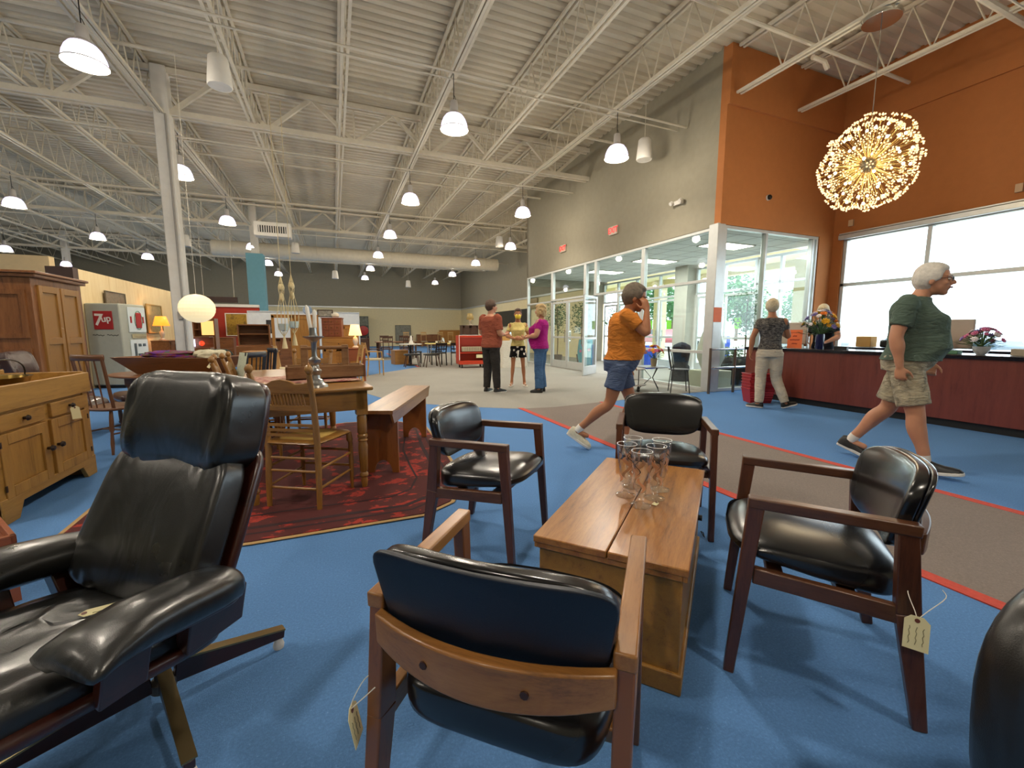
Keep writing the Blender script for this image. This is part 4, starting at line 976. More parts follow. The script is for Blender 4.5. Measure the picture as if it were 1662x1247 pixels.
def hand(mb,w,d,nrm,side,curl=30,s=1.,thumb=50,spread=1.):
    """w wrist, d finger direction, nrm palm normal (fingers curl towards it), side=+1/-1 thumb side along d x nrm"""
    d=V(d).normalized(); nrm=V(nrm); nrm=(nrm-d*nrm.dot(d)).normalized(); sd=d.cross(nrm)*side
    Q=M((sd,nrm,d)).transposed()
    mb.ell(w+d*.048*s,(.040*s,.017*s,.052*s),14,10,Q,.8)
    mb.ell(w+d*.01*s,(.028*s,.020*s,.03*s),12,8,Q)
    for i,(o,L,r) in enumerate(((.030,.074,.0092),(.011,.082,.0095),(-.009,.077,.0092),(-.028,.060,.0082))):
        p=w+d*.088*s+sd*o*s; dirv=(d+sd*o*3*spread).normalized(); pts=[w+d*.06*s+sd*o*.9*s,p]; rr=[r*1.1*s,r*1.05*s]
        a=0
        for f,seg in enumerate((.45,.3,.25)):
            a+=R(curl*(1+.12*i)); dv=dirv*math.cos(a)+nrm*math.sin(a); p=p+dv*L*seg*s; pts.append(p); rr.append(r*(1,.92,.8)[f]*s)
        chain(mb,pts,rr,8,3)
    t0=w+d*.02*s+sd*.024*s; td=(d*math.cos(R(thumb))+sd*math.sin(R(thumb))+nrm*.35).normalized()
    t1=t0+td*.04*s; t2=t1+(td*.6+d*.6+nrm*.25).normalized()*.032*s; t3=t2+(td*.3+d*.8+nrm*.35).normalized()*.024*s
    chain(mb,[t0,t1,t2,t3],[.014*s,.0115*s,.0105*s,.008*s],8,3)
def shoe(mb,mbs,ank,toe_dir,pitch=0,s=1.,wide=1.):
    """ank: ankle point .08 above sole; toe_dir horizontal; pitch degrees toe-down"""
    d=V(toe_dir).normalized(); up=V((0,0,1)); sd=d.cross(up)
    Q0=M((sd,d,up)).transposed(); Q=M.Rotation(R(-pitch),3,sd)@Q0
    def add(mbx,zs,profile,z0,z1,grow):
        rings=[]
        for z,k in ((z0,1),( (z0+z1)/2,1.0),(z1,grow)):
            rg=[]
            for y,w in profile: rg.append((y,w))
            pts=[V((w*k*wide*s,y*s,z*s)) for y,w in rg]+[V((-w*k*wide*s,y*s,z*s)) for y,w in reversed(rg)]
            rings.append([ank+Q@p for p in pts])
        mbx.loft(rings)
    prof=[(-.065,.012),(-.055,.028),(-.02,.034),(.04,.038),(.10,.047),(.15,.044),(.185,.028),(.195,.01)]
    add(mbs,None,prof,-.085,-.062,1.)
    # upper: loft along y of half ellipses
    rings=[]; n=14
    for y,w,h in ((-.066,.015,.03),(-.055,.030,.075),(-.02,.036,.09),(.02,.037,.085),(.06,.038,.062),(.10,.044,.046),(.14,.043,.038),(.175,.032,.028),(.192,.012,.012)):
        rings.append([ank+Q@V((w*wide*s*math.cos(2*PI*k/n),y*s,(-.066+max(0,math.sin(2*PI*k/n))*h)*s)) for k in range(n)])
    mb.loft(rings)
def person(label,loc,rz,H,J,skin,shirt,pants,shoes,sole,hair,hairstyle='short',belly=.0,width=1.,sleeve=.62,pantlen=1.,hem=.93,fem=False,group=None,head_yaw=0,head_pitch=0,mask=None,glasses=False,vox=.010,handL=None,handR=None,sock=None,flare=0,legw=1.,pmat=None,lod=0,HS=1.03,dep=1.):
    t=thing('person',label,'person',loc,rz); t.scale=(H/1.75,)*3
    D=dict(hip=V((0,0,.93)),chest=V((0,.0,1.28)),neck=V((0,-.01,1.48)),head=V((0,.02,1.625)),
      shR=V((.185,-.01,1.41)),shL=V((-.185,-.01,1.41)),elR=V((.24,-.02,1.13)),elL=V((-.24,-.02,1.13)),wrR=V((.25,.06,.88)),wrL=V((-.25,.06,.88)),
      hpR=V((.09,0,.90)),hpL=V((-.09,0,.90)),knR=V((.10,.02,.49)),knL=V((-.10,.02,.49)),anR=V((.105,-.01,.09)),anL=V((-.105,-.01,.09)),
      toeR=V((.25,1,0)),toeL=V((-.25,1,0)),ptR=0,ptL=0,hdR=V((0,.1,-1)),hdL=V((0,.1,-1)),hnR=V((-1,0,0)),hnL=V((1,0,0)),crR=25,crL=25)
    for k,v in J.items(): D[k]=V(v) if isinstance(v,(tuple,list)) else v
    if fem:
        for k_ in ('shR','shL'): D[k_]=V((D[k_].x*.9,D[k_].y,D[k_].z-.022))
    W=width; hip,chest,neck,head=D['hip'],D['chest'],D['neck'],D['head']
    def torso(g,z0=None,z1=None,b=belly):
        wst=V(((hip.x+chest.x)/2,(hip.y*.55+chest.y*.45),(hip.z+chest.z)/2-.02))
        sh=(D['shR']+D['shL'])/2
        s=[(hip+V((0,0,-.10)),.150*W+g,.095+g+b*.2,.12+g),(hip+V((0,0,.0)),.168*W+g,.11+g+b*.6,.125+g),(wst+V((0,0,-.05)),(.150 if not fem else .142)*W+g,.105+g+b,.10+g),(wst+V((0,0,.06)),(.148 if not fem else .135)*W+g,.105+g+b*.85,.10+g),
           (chest,.165*W+g,.125+g+(.03 if fem else 0)+b*.5,.115+g),(V((sh.x,chest.y*.5+sh.y*.5,sh.z-.05)),.168*W+g,.105+g+b*.25,.115+g),(V((sh.x,sh.y,sh.z+.02)),.13*W+g,.08+g+b*.1,.092+g),(neck+V((0,0,.0)),.062+g,.055+g,.06+g)]
        return [(c_,w_,f_*dep,b_*dep) for c_,w_,f_,b_ in interp(s,4)]
    # ---- body
    mb=MB(); body_loft(mb,torso(-.012))
    chain(mb,[neck+V((0,0,-.05)),neck+(head-neck)*.45,head+V((0,0,-.04))],[.062,.056,.056])
    QH=RZ_(head_yaw)@RX_(-head_pitch)
    hd=lambda x,y,z:head+QH@V((x,y,z))
    TH=M.Translation(head)@M.Scale(HS,4)@M.Translation(-head)
    mb.T=TH
    mb.ell(hd(0,-.012,.03),(.076,.094,.098),20,14,QH)
    mb.ell(hd(0,.018,-.03),(.060,.070,.078),18,12,QH)       # face/jaw
    mb.ell(hd(0,.052,-.088),(.030,.028,.024),12,8,QH)        # chin
    mb.ell(hd(0,.060,.030),(.052,.026,.014),12,8,QH)         # brow
    chain(mb,[hd(0,.078,.022),hd(0,.092,.0),hd(0,.106,-.022)],[.009,.011,.015],8,3)
    mb.ell(hd(0,.094,-.026),(.020,.014,.011),10,7,QH)
    for s in (-1,1):
        mb.ell(hd(s*.036,.062,-.02),(.022,.022,.02),10,7,QH)
        mb.ell(hd(s*.078,-.006,-.008),(.010,.019,.034),10,8,QH@RX_(-10))
    mb.ell(hd(0,.080,-.055),(.024,.012,.012),10,7,QH)
    mb.T=None
    for s,S_ in ((1,'R'),(-1,'L')):
        sh,el,wr=D['sh'+S_],D['el'+S_],D['wr'+S_]
        ar=W if W>1 else 1
        mid=(el+wr)/2+ (el-wr).cross(V((0,0,1))).normalized()*0
        chain(mb,[sh,(sh*.5+el*.5),el,el*.68+wr*.32,el*.3+wr*.7,wr],[.056*ar,.048*ar,.040*ar,.043*ar,.033,.026],14,4)
        hand(mb,wr,D['hd'+S_],D['hn'+S_],s*(D.get('ts'+S_,1)),D['cr'+S_],1.0 if not fem else .9)
        hp,kn,an=D['hp'+S_],D['kn'+S_],D['an'+S_]
        chain(mb,[hp,hp*.5+kn*.5,kn,kn*.7+an*.3+V((0,-.012,0)),kn*.3+an*.7,an],[.088*legw,.075*legw,.056*legw,.058*legw,.040*legw,.036],16,4)
        chain(mb,[an+V((0,0,-.02)),an+V(D['toe'+S_]).normalized()*.10+V((0,0,-.05))],[.036,.028],10,3)
    if lod: vox*=1.6
    mb.build('body',skin,t,remesh=vox,rs=3)
    # ---- face details
    for s in (-1,1):
        mb=MB(TH); mb.ell(hd(s*.030,.0795,.006),(.013,.009,.0075),10,7,QH); e=mb.build('eye',m_eyew,t); mb=MB(TH); mb.ell(hd(s*.030,.0865,.006),(.0055,.003,.0055),8,6,QH); mb.build('iris',m_eye,e)
        mb=MB(TH); chain(mb,[hd(s*.013,.088,.026),hd(s*.03,.089,.031),hd(s*.048,.076,.026)],[.003,.0042,.003],6,3); mb.build('eyebrow',hair,t)
    if mask:
        mb=MB(TH); mb.ell(hd(0,.055,-.045),(.066,.062,.052),18,12,QH,.85); mb.build('face_mask',mask,t)
        mb=MB(TH)
        for s in (-1,1): mb.tube([hd(s*.06,.06,-.03),hd(s*.08,0,.0)],.0025,5)
        mb.build('mask_strap',mask,t)
    else:
        mb=MB(TH); chain(mb,[hd(-.022,.088,-.053),hd(0,.095,-.055),hd(.022,.088,-.053)],[.004,.0075,.004],8,3); mb.build('mouth',m_lip,t)
    if glasses:
        mb=MB(TH)
        for s in (-1,1):
            mb.tube([hd(s*.033+.021*math.cos(a),.098,.005+.016*math.sin(a)) for a in [2*PI*i/16 for i in range(16)]],.002,5,closed=True); mb.tube([hd(s*.054,.096,.01),hd(s*.085,.0,.01)],.002,5)
        mb.tube([hd(-.012,.1,.008),hd(.012,.1,.008)],.002,5); mb.build('glasses',m_dkmetal,t)
    # ---- hair
    mb=MB(TH)
    mb.ell(hd(0,-.026,.048),(.086,.098,.092),20,14,QH)
    mb.ell(hd(0,-.045,.0),(.080,.075,.085),18,12,QH)
    if hairstyle=='short': mb.ell(hd(0,.03,.092),(.062,.06,.035),14,9,QH)
    if hairstyle=='full':
        mb.ell(hd(0,.0,.085),(.074,.075,.045),14,9,QH); mb.ell(hd(0,-.05,.02),(.092,.08,.095),16,11,QH)
        for s in (-1,1): mb.ell(hd(s*.07,.0,.035),(.022,.05,.05),12,9,QH)
    if hairstyle in('bob','curly','long'):
        mb.ell(hd(0,.01,.082),(.080,.082,.05),14,9,QH)
        for s in (-1,1): mb.ell(hd(s*.074,-.005,-.02),(.024,.055,.095),12,9,QH)
        mb.ell(hd(0,-.07,-.04),(.08,.05,.09),14,9,QH)
    if hairstyle=='curly':
        rnd=random.Random(3)
        for i in range(40):
            a=rnd.uniform(0,2*PI); z=rnd.uniform(-.10,.11); r=.09*math.sqrt(max(.1,1-(z/.14)**2)); x=r*math.sin(a); y=-.03-r*abs(math.cos(a))
            mb.ell(hd(x,y,z),.022,8,6)
    if hairstyle=='long':
        for s in (-1,1): chain(mb,[hd(s*.07,-.02,-.02),hd(s*.085,-.03,-.12),hd(s*.08,-.01,-.20)],[.03,.028,.014],10,3)
    mb.build('hair',hair,t,remesh=.009 if not lod else .016,rs=2,disp=(.008,.03))
    # ---- shirt
    mb=MB(); tt=[s for s in torso(.012) if s[0].z>=hem-.005 and s[0].z<neck.z-.022]
    c0=tt[0]; tt=[(V((c0[0].x,c0[0].y,hem)),c0[1]+.008,c0[2]+.008,c0[3]+.008)]+tt; body_loft(mb,tt)
    for s,S_ in ((1,'R'),(-1,'L')):
        sh,el=D['sh'+S_],D['el'+S_]; e=sh+(el-sh)*sleeve; ar=(W if W>1 else 1)*(.84 if fem else 1)
        chain(mb,[sh+V((-s*.05,0,.005)),sh,sh*.5+e*.5,e],[.056*ar,.066*ar,.064*ar,.062*ar],16,4,False); mb.ell(sh+V((-s*.012,0,-.008)),(.066*ar),14,10)
    mb.build('shirt',shirt,t,remesh=vox*1.1,rs=4,disp=(.016,.11) if not lod else None)
    # ---- trousers / shorts
    mb=MB(); ps=[s for s in torso(.006) if s[0].z<max(hem+.06,hip.z+.03)]; body_loft(mb,ps)
    for s,S_ in ((1,'R'),(-1,'L')):
        hp,kn,an=D['hp'+S_],D['kn'+S_],D['an'+S_]
        if pantlen>1: # full length
            chain(mb,[hp,hp*.5+kn*.5,kn,kn*.5+an*.5,an+V((0,0,.0))],[.104*legw,.094*legw,.080*legw,.074*legw+flare*.4,.064*legw+flare],16,4,False)
        else:
            e=hp+(kn-hp)*pantlen; chain(mb,[hp,hp*.6+e*.4,e],[.106*legw,.100*legw,.098*legw+flare],16,5,False)
    mb.build('trousers' if pantlen>1 else 'shorts',pants,t,remesh=vox*1.1,rs=3,disp=(.014,.10) if not lod else None)
    for s,S_ in ((1,'R'),(-1,'L')):
        an=D['an'+S_]; m1=MB(); m2=MB(); shoe(m1,m2,an,D['toe'+S_],D['pt'+S_],1.12 if not fem else .98)
        if shoes is not None: o=m1.build('shoe',shoes,t,ang=60); m2.build('sole',sole,o,bevel=.004)
        else:
            o=m2.build('sandal',sole,t,bevel=.004); m3=MB(); d=V(D['toe'+S_]).normalized(); m3.tube([an+d*.11+V((.045,0,-.06)),an+d*.11+V((0,0,-.02)),an+d*.11+V((-.045,0,-.06))],(.006,.012),6); m3.build('strap',sole,o)
        if sock: mb=MB(); kn=D['kn'+S_]; chain(mb,[an+V((0,0,-.01)),an+(kn-an)*.14],[.041,.042],14,3,False); mb.build('sock',sock,t)
    return t
m_greyhair=plain('hair_grey','8f867a',.8,var=.2,vs=40,bs=.6,bscale=90); m_whitehair=plain('hair_white','d6d0c6',.8,var=.12,vs=40,bs=.6,bscale=90); m_brownhair=plain('hair_brown','4e3a2c',.7,var=.25,vs=40,bs=.6,bscale=90); m_blonde=plain('hair_blonde','b59a6c',.7,var=.2,vs=40,bs=.6,bscale=90); m_ltblonde=plain('hair_pale_blonde','cdbd9c',.7,var=.15,vs=40,bs=.6,bscale=90)
m_wsole=plain('white_sole','dcd8d0',.6); m_wsock=plain('white_sock','e4e0d8',.9)
# 1 man on phone, orange shirt, walking to the right
person('man in an orange t-shirt and blue shorts walking past, hand held to his ear',(2.64,3.52,0),-126,1.70,dict(
  hip=(0,-.01,.93),chest=(0,.02,1.28),neck=(0,.06,1.46),head=(0,.13,1.565),
  shR=(.175,.04,1.39),shL=(-.175,.04,1.39),elR=(.20,.23,1.22),wrR=(.13,.235,1.44),hdR=(-.15,-.25,1),hnR=(-1,-.3,0),crR=28,elL=(-.25,-.03,1.12),wrL=(-.26,.10,.90),
  knR=(.10,-.10,.50),anR=(.10,-.42,.20),toeR=(.05,1,0),ptR=32,knL=(-.10,.12,.49),anL=(-.10,.07,.09),toeL=(-.1,1,0)),
  m_skin2,clothmat('tee_orange','cf7f35'),clothmat('shorts_blue','55627c'),plain('trainer_cream','c9c2ac',.6,var=.15,vs=30),m_wsole,plain('hair_greybrown','6e6254',.8,var=.25,vs=40,bs=.6,bscale=90),'full',belly=.085,width=1.04,HS=1.13,dep=1.22,sleeve=.62,pantlen=.62,hem=.95,head_yaw=0,head_pitch=14,sock=m_wsock,vox=.009)
# 2 big man green shirt
person('white-haired man in a dark green t-shirt and khaki shorts walking along the counter',(4.56,2.08,0),-162,1.80,dict(
  hip=(0,-.02,.94),chest=(0,.0,1.27),neck=(0,.03,1.47),head=(0,.11,1.57),
  shR=(.20,-.01,1.385),shL=(-.20,.0,1.385),elR=(.255,-.05,1.13),wrR=(.245,-.01,.88),hdR=(0,.12,-1),hnR=(-1,.1,0),crR=62,elL=(-.28,.02,1.13),wrL=(-.28,.12,.90),crL=55,
  knR=(.105,.10,.50),anR=(.10,.19,.11),toeR=(.12,1,0),ptR=-10,knL=(-.11,-.10,.50),anL=(-.11,-.34,.16),toeL=(-.1,1,0),ptL=22),
  m_skin,clothmat('tee_green','55655a'),clothmat('shorts_khaki','a59d88',pat='plaid'),plain('shoe_black','17171a',.5),m_wsole,m_whitehair,'full',belly=.13,width=1.16,dep=1.12,HS=1.08,sleeve=.70,pantlen=.84,hem=.93,head_pitch=0,head_yaw=0,glasses=True,sock=m_wsock,legw=1.12,vox=.009)
# 3 red shirt man
person('dark-haired man in brick-red shirt and charcoal trousers, left of the talking group',(2.82,7.86,0),-62,1.80,dict(
  head=(0,.03,1.625),elR=(.24,-.02,1.13),wrR=(.17,.20,1.10),hdR=(-.3,1,.15),hnR=(0,0,1),elL=(-.24,.0,1.14),wrL=(-.14,.22,1.12),hdL=(.3,1,.15),hnL=(0,0,1),knR=(.10,.03,.49),anR=(.12,.04,.09)),
  m_skin,clothmat('shirt_brick','94503c'),clothmat('trousers_charcoal','33302e'),m_black,m_wsole,m_brownhair,'full',belly=.11,width=1.2,sleeve=.80,pantlen=2,hem=.86,legw=1.05,vox=.011,head_yaw=-20)
# 4 woman yellow mask
person('woman in pale yellow top, yellow face mask and dotted shorts, middle of group',(3.68,8.52,0),158,1.68,dict(
  elR=(.25,-.02,1.15),wrR=(.08,.17,1.09),hdR=(-1,.25,.0),hnR=(0,-1,0),elL=(-.25,-.02,1.15),wrL=(-.08,.19,1.08),hdL=(1,.2,.0),hnL=(0,-1,0),anR=(.14,.0,.09),anL=(-.15,0,.09),knR=(.11,.02,.49),knL=(-.12,.02,.49)),
  m_skin2,clothmat('top_yellow','d3c07a'),clothmat('shorts_dotted','141214',pat='dots'),None,plain('sandal_white','d8cfc2',.6),m_brownhair,'short',width=.90,fem=True,sleeve=.55,pantlen=.58,hem=.92,mask=plain('mask_yellow','d8c23c',.8),legw=.78,vox=.010,flare=.02)
# 5 magenta woman
person('curly-haired woman in a magenta t-shirt and blue jeans, right of the talking group',(3.74,7.52,0),48,1.72,dict(
  elR=(.25,-.02,1.15),wrR=(.14,.20,1.10),hdR=(-.5,1,0),hnR=(0,0,1),elL=(-.26,.02,1.15),wrL=(-.14,.25,1.10),hdL=(.3,1,0),hnL=(0,0,1)),
  m_skin,clothmat('tee_magenta','a01c74'),clothmat('jeans_blue','45648a'),m_black,m_black,m_blonde,'curly',belly=.11,width=1.26,fem=True,dep=1.1,sleeve=.62,pantlen=2,hem=.88,flare=.022,legw=1.05,vox=.011,head_yaw=-10)
# 6 white trousers woman at counter
person('woman in dark grey top and white trousers standing at the counter',(6.22,4.56,0),-48,1.70,dict(
  head=(-.01,.03,1.615),elL=(-.25,-.03,1.14),wrL=(-.27,.0,.89),elR=(.24,.05,1.16),wrR=(.15,.25,1.22),hdR=(-.2,.5,1),hnR=(-1,0,0),knR=(.12,.06,.49),anR=(.26,.03,.11),toeR=(.95,.5,0),ptR=-14,anL=(-.10,-.02,.09),toeL=(-.95,.35,0)),
  m_skin2,clothmat('top_heather','5a5654',pat='heather'),clothmat('trousers_white','cdbfa8',.04),m_black,m_wsole,m_ltblonde,'full',width=1.0,fem=True,sleeve=.50,pantlen=2,hem=.95,vox=.011,legw=1.0)
# 7 cashier
person('blonde cashier in a black top standing behind the counter, looking down',(8.0,4.88,0),100,1.68,dict(
  head=(0,.09,1.60),elR=(.27,.03,1.14),wrR=(.16,.26,1.05),hdR=(-.2,1,-.2),hnR=(0,0,-1),elL=(-.25,.05,1.15),wrL=(-.14,.26,1.05),hdL=(.2,1,-.2),hnL=(0,0,-1)),
  m_skin,clothmat('top_black','1c1e26'),clothmat('trousers_charcoal','33302e'),m_black,m_black,m_ltblonde,'bob',width=1.05,fem=True,sleeve=.65,pantlen=2,hem=.88,head_pitch=22,head_yaw=15,vox=.011)
# ============================================================ COUNTER SIDE
m_ctr=wood('counter_cherry','542219','6c3024','X',.7,.35,.2,'76382a'); m_top=plain('counter_top_black','14161e',.15)
t=thing('checkout_counter','long cherry-red checkout counter with a glossy black top','counter',(7.08,0,0))
mb=MB(); mb.b2(0,.05,-2.5,5.65,.1,.87); mb.b2(0.05,.55,5.6,5.65,.1,.87); mb.b2(.5,.55,-2.5,5.6,.1,.87); mb.build('body',wood('counter_cherry_y','542219','6c3024','Z',.7,.35,.2,'76382a'),t,smooth=False)
mb=MB(); mb.b2(-.03,.62,-2.53,5.68,.87,.915); mb.build('worktop',m_top,t,bevel=.006)
mb=MB(); mb.b2(.05,.5,-2.45,5.58,0,.1); mb.build('toe_kick',m_black,t,smooth=False)
t=thing('back_counter','lower dark work counter under the shop windows behind the checkout','counter',(9.3,0,0))
mb=MB(); mb.b2(0,.6,-2.5,5.4,0,.86); mb.build('body',m_brz,t,smooth=False); mb=MB(); mb.b2(-.03,.62,-2.53,5.43,.86,.90); mb.build('worktop',m_top,t,bevel=.005)
def monitor(label,loc,rz,w=.57,h=.36,h0=.06):
    t=thing('monitor',label,'monitor',loc,rz,'computer monitors on the counter')
    mb=MB(); mb.b2(-w/2,w/2,-.02,.02,h0,h0+h); mb.build('casing',plain('monitor_exposure_beige','b5a99a',.5),t,bevel=.012)  # casing beige is overexposure put into the colour, not the plastic's own tone
    mb=MB(); mb.b2(-w/2+.02,w/2-.02,.0205,.022,h0+.02,h0+h-.02); mb.build('screen',plain('screen_dark','20242c',.15),t,smooth=False)
    mb=MB(); mb.b2(-.03,.03,-.02,.02,.0,h0+.05); mb.b2(-.11,.11,-.08,.08,0,.012); mb.build('stand',m_black,t,bevel=.004); return t
monitor('back of a monitor, its overexposed look painted beige, on the counter beside the large yellow bouquet',(7.52,5.15,.915),-90,.60,.38)
monitor('back of a monitor, its overexposed look painted beige, on the counter, to the right of the man in green',(7.52,3.02,.915),-90,.50,.38)
def signcard(label,loc,w,h,seed,rz=0):
    t=thing('orange_sign_card',label,'sign',loc,rz,'orange counter signs')
    mb=MB(); mb.prism([(-w/2,0),(w/2,0),(w/2,h),(-w/2,h)],.004,M(((0,0,1),(-1,0,0),(0,1,0)))); mb.build('card',plain('sign_orange','e8703a',.6),t,smooth=False)
    mb=MB(); r_=random.Random(seed)
    for z,ww,th in ((h*.84,.3,.004),(h*.66,.14,.009),(h*.46,.33,.010),(h*.25,.18,.008)):
        n=10; mb.tube([(-.001,(-ww/2+ww*i/n)*w*2.0,z+r_.uniform(-.004,.004)) for i in range(n+1)],(.0012,th),4,up=(0,0,1))
    mb.build('lettering',plain('sign_ink','9a3416',.6),t); return t
signcard('orange paper sign on the counter to the left of the bouquet in the blue vase',(7.22,4.86,.916),.25,.31,1)
signcard('orange paper sign on the counter behind the man in green',(7.25,3.02,.916),.25,.31,2)
# flowers
def petals(mb,c,r,n,tilt=.5,nrm=V((0,0,1))):
    Q=rotto(nrm)
    for k in range(n):
        a=2*PI*k/n; d=Q@V((math.cos(a),math.sin(a),tilt)); u=Q@V((-math.sin(a),math.cos(a),0)); d.normalize()
        p=V(c); mb.add([p,p+d*r*.6+u*r*.28,p+d*r,p+d*r*.6-u*r*.28],[(0,1,2,3)])
def flower(label_name,parent,c,r,mat,nrm,n=9):
    mb=MB(); petals(mb,c,r,n,.45,nrm); petals(mb,V(c)+nrm*.004,r*.7,n-1,.9,nrm); mb.ell(V(c)+nrm*.006,r*.22,8,6); return mb.build(label_name,mat,parent,solid=.002)
m_leaf=plain('leaf_green','3c5a34',.6,var=.3,vs=30); m_stem=plain('stem_green','4a6a38',.6)
def bouquet(t,base,rad,hgt,cols,nfl,seed,nleaf=40,fr=.05):
    r_=random.Random(seed); mb=MB(); ml=MB(); heads=[]
    for i in range(nfl):
        a=r_.uniform(0,2*PI); q=math.sqrt(r_.random()); el=r_.uniform(.15,1)
        d=V((math.cos(a)*q,math.sin(a)*q,.35+.9*(1-q*q)*.8+.1*el)); p=V(base)+V((d.x*rad,d.y*rad,d.z*hgt))
        mb.tube([V(base),V(base)+V((d.x*rad*.4,d.y*rad*.4,d.z*hgt*.55)),p],.003,5); heads.append((p,V((d.x,d.y,.5)).normalized()))
    for i in range(nleaf):
        a=r_.uniform(0,2*PI); q=r_.uniform(.4,1.1); z=r_.uniform(.05,.75); p=V(base)+V((math.cos(a)*q*rad,math.sin(a)*q*rad,z*hgt)); d=V((math.cos(a),math.sin(a),r_.uniform(-.3,.5))).normalized(); u=d.cross(V((0,0,1))).normalized(); L=rad*.42
        ml.add([p-d*L*.3,p+u*L*.16+d*L*.2,p+d*L*.8,p-u*L*.16+d*L*.2],[(0,1,2,3)])
        if i%2==0: mb.tube([V(base),p],.002,4)
    mb.build('stems',m_stem,t); ml.build('foliage',m_leaf,t,solid=.002)
    for i,(p,nr) in enumerate(heads): flower('blossom',t,p,fr*r_.uniform(.7,1.25),cols[i%len(cols)],nr)
cY=plain('petal_yellow','e8b020',.6);cO=plain('petal_orange','e88020',.6);cW=plain('petal_white','e8e0e4',.6);cL=plain('petal_lilac','8a7ab8',.6);cP=plain('petal_pink','c86a94',.6);cR=plain('petal_red','c83850',.6);cG=plain('petal_grey','a8aab8',.6)
t=thing('flower_vase','large yellow, orange and white bouquet in a dark blue vase on the counter','flowers',(7.30,4.50,.916))
mb=MB(); mb.lathe([(0,0),(.055,0),(.06,.02),(.06,.2),(.055,.24),(.05,.24),(.05,.05),(0,.05)],n=20); mb.build('vase',plain('vase_blue','141c48',.12),t)
bouquet(t,(0,0,.22),.26,.34,[cY,cO,cW,cY,cL,cW,cG],40,5,80,.06)
mb=MB()
for k in range(3): mb.tube([(0,0,.24),(.02*k-.02,-.02,.48),(.03*k-.03,-.03,.62)],[.006,.008,.001],5)
mb.build('spiky_leaf',m_leaf,t)
t=thing('flower_vase','low pink and lilac flower arrangement in a white bowl on the counter at right','flowers',(7.33,2.62,.916))
mb=MB(); mb.lathe([(0,0),(.04,0),(.075,.05),(.08,.10),(.075,.10),(.06,.04),(0,.02)],n=20); mb.build('bowl',plain('bowl_white','d0d4d8',.3),t)
bouquet(t,(0,0,.09),.20,.20,[cP,cL,cW,cP],38,9,60,.038)
def smallbox(name,label,cat,loc,d,mat,rz=0,bev=.005):
    mb=MB(); mb.b2(-d[0]/2,d[0]/2,-d[1]/2,d[1]/2,0,d[2]); mb2=mb.build(name,mat,None,bevel=bev); mb2.location=loc; mb2.rotation_euler=(0,0,R(rz)); return tag(mb2,label,cat)
m_paper=plain('paper_white','d8d4cc',.8)
smallbox('card_terminal','black card terminal on the counter in front of the cashier','card terminal',(7.35,4.20,.916),(.09,.17,.05),m_black,10)
smallbox('paper_stack','green-edged stack of leaflets on the counter left of the low pink arrangement','leaflets',(7.25,2.86,.916),(.12,.16,.04),plain('leaflet_green','5c8a6c',.7))
smallbox('tissue_box','small beige box on the counter to the right of the pink arrangement','box',(7.35,2.28,.916),(.12,.16,.08),plain('box_beige','b8aa96',.7))
smallbox('receipt_printer','dark receipt printer at the right end of the visible counter','printer',(7.5,2.05,.916),(.16,.2,.10),m_black)
smallbox('cardboard_box','small yellow-brown box on the back counter behind the cashier','box',(9.5,5.0,.902),(.2,.25,.2),plain('cardboard','b98a4a',.8))
smallbox('tape_dispenser','dark round desk item on the back counter beside the yellow-brown box','dispenser',(9.5,4.65,.902),(.15,.2,.14),m_dkmetal,0,.03)
smallbox('open_papers','loose white papers lying on the back counter','papers',(9.5,4.1,.902),(.4,.7,.015),m_paper,4)
t=thing('spray_bottle','small clear bottle on the counter left of the orange sign','bottle',(7.25,5.15,.916)); mb=MB(); mb.lathe([(0,0),(.03,0),(.032,.1),(.015,.13),(.012,.16),(0,.16)],n=14); mb.build('bottle',plain('bottle_teal','7fb0b0',.2),t); mb=MB(); mb.b2(-.02,.03,-.01,.01,.16,.19); mb.build('nozzle',m_white,t)
# stack of shopping baskets
t0=None
for k in range(6):
    lab='red shopping basket in the stack by the woman in white trousers, %s'%['lowest','second from bottom','third from bottom','fourth from bottom','fifth from bottom','topmost'][k]
    if t0 is None:
        t0=thing('shopping_basket',lab,'basket',(6.62,5.02,0),-25,'stacked red shopping baskets'); mb=MB()
        rings=[[V((x*a,y*b,z)) for x,y in ((-1,-1),(1,-1),(1,1),(-1,1))] for a,b,z in ((.17,.12,0),(.205,.15,.23),(.215,.16,.235),(.215,.16,.245),(.195,.14,.245),(.16,.11,.01))]
        mb.loft(rings); mb.build('shell',plain('basket_red','a01c20',.4),t0,smooth=False,bevel=.004)
        mb=MB(); 
        for z in (.05,.09,.13,.17): 
            k_=.12+.03*z/.23; mb.b2(-.17-.03*z/.23,.17+.03*z/.23,-k_-.008,-k_+.004,z,z+.012)
        mb.build('ribs',plain('basket_rib','c8383c',.4),t0,smooth=False)
        mb=MB(); mb.tube([(-.2,0,.24),(-.18,-.1,.262),(.18,-.1,.262),(.2,0,.24)],.006,6); mb.build('handle',m_black,t0)
    else: dup(t0,lab,(6.62,5.02,k*.05),-25+(k%3-1)*2)
# railing
t=thing('metal_railing','low metal railing with two rails in front of the glass beside the corner post','railing',(6.62,6.05,0))
mb=MB(); 
for z in (.86,.5): mb.tube([(0,0,z),(1.3,0,z)],.022,10)
mb.build('rail',m_chrome,t)
for x in (0,.65,1.3): mb=MB(); mb.tube([(x,0,0),(x,0,.88)],.026,10); mb.build('post',plain('rail_post','7a6a5c',.35,.7),t)
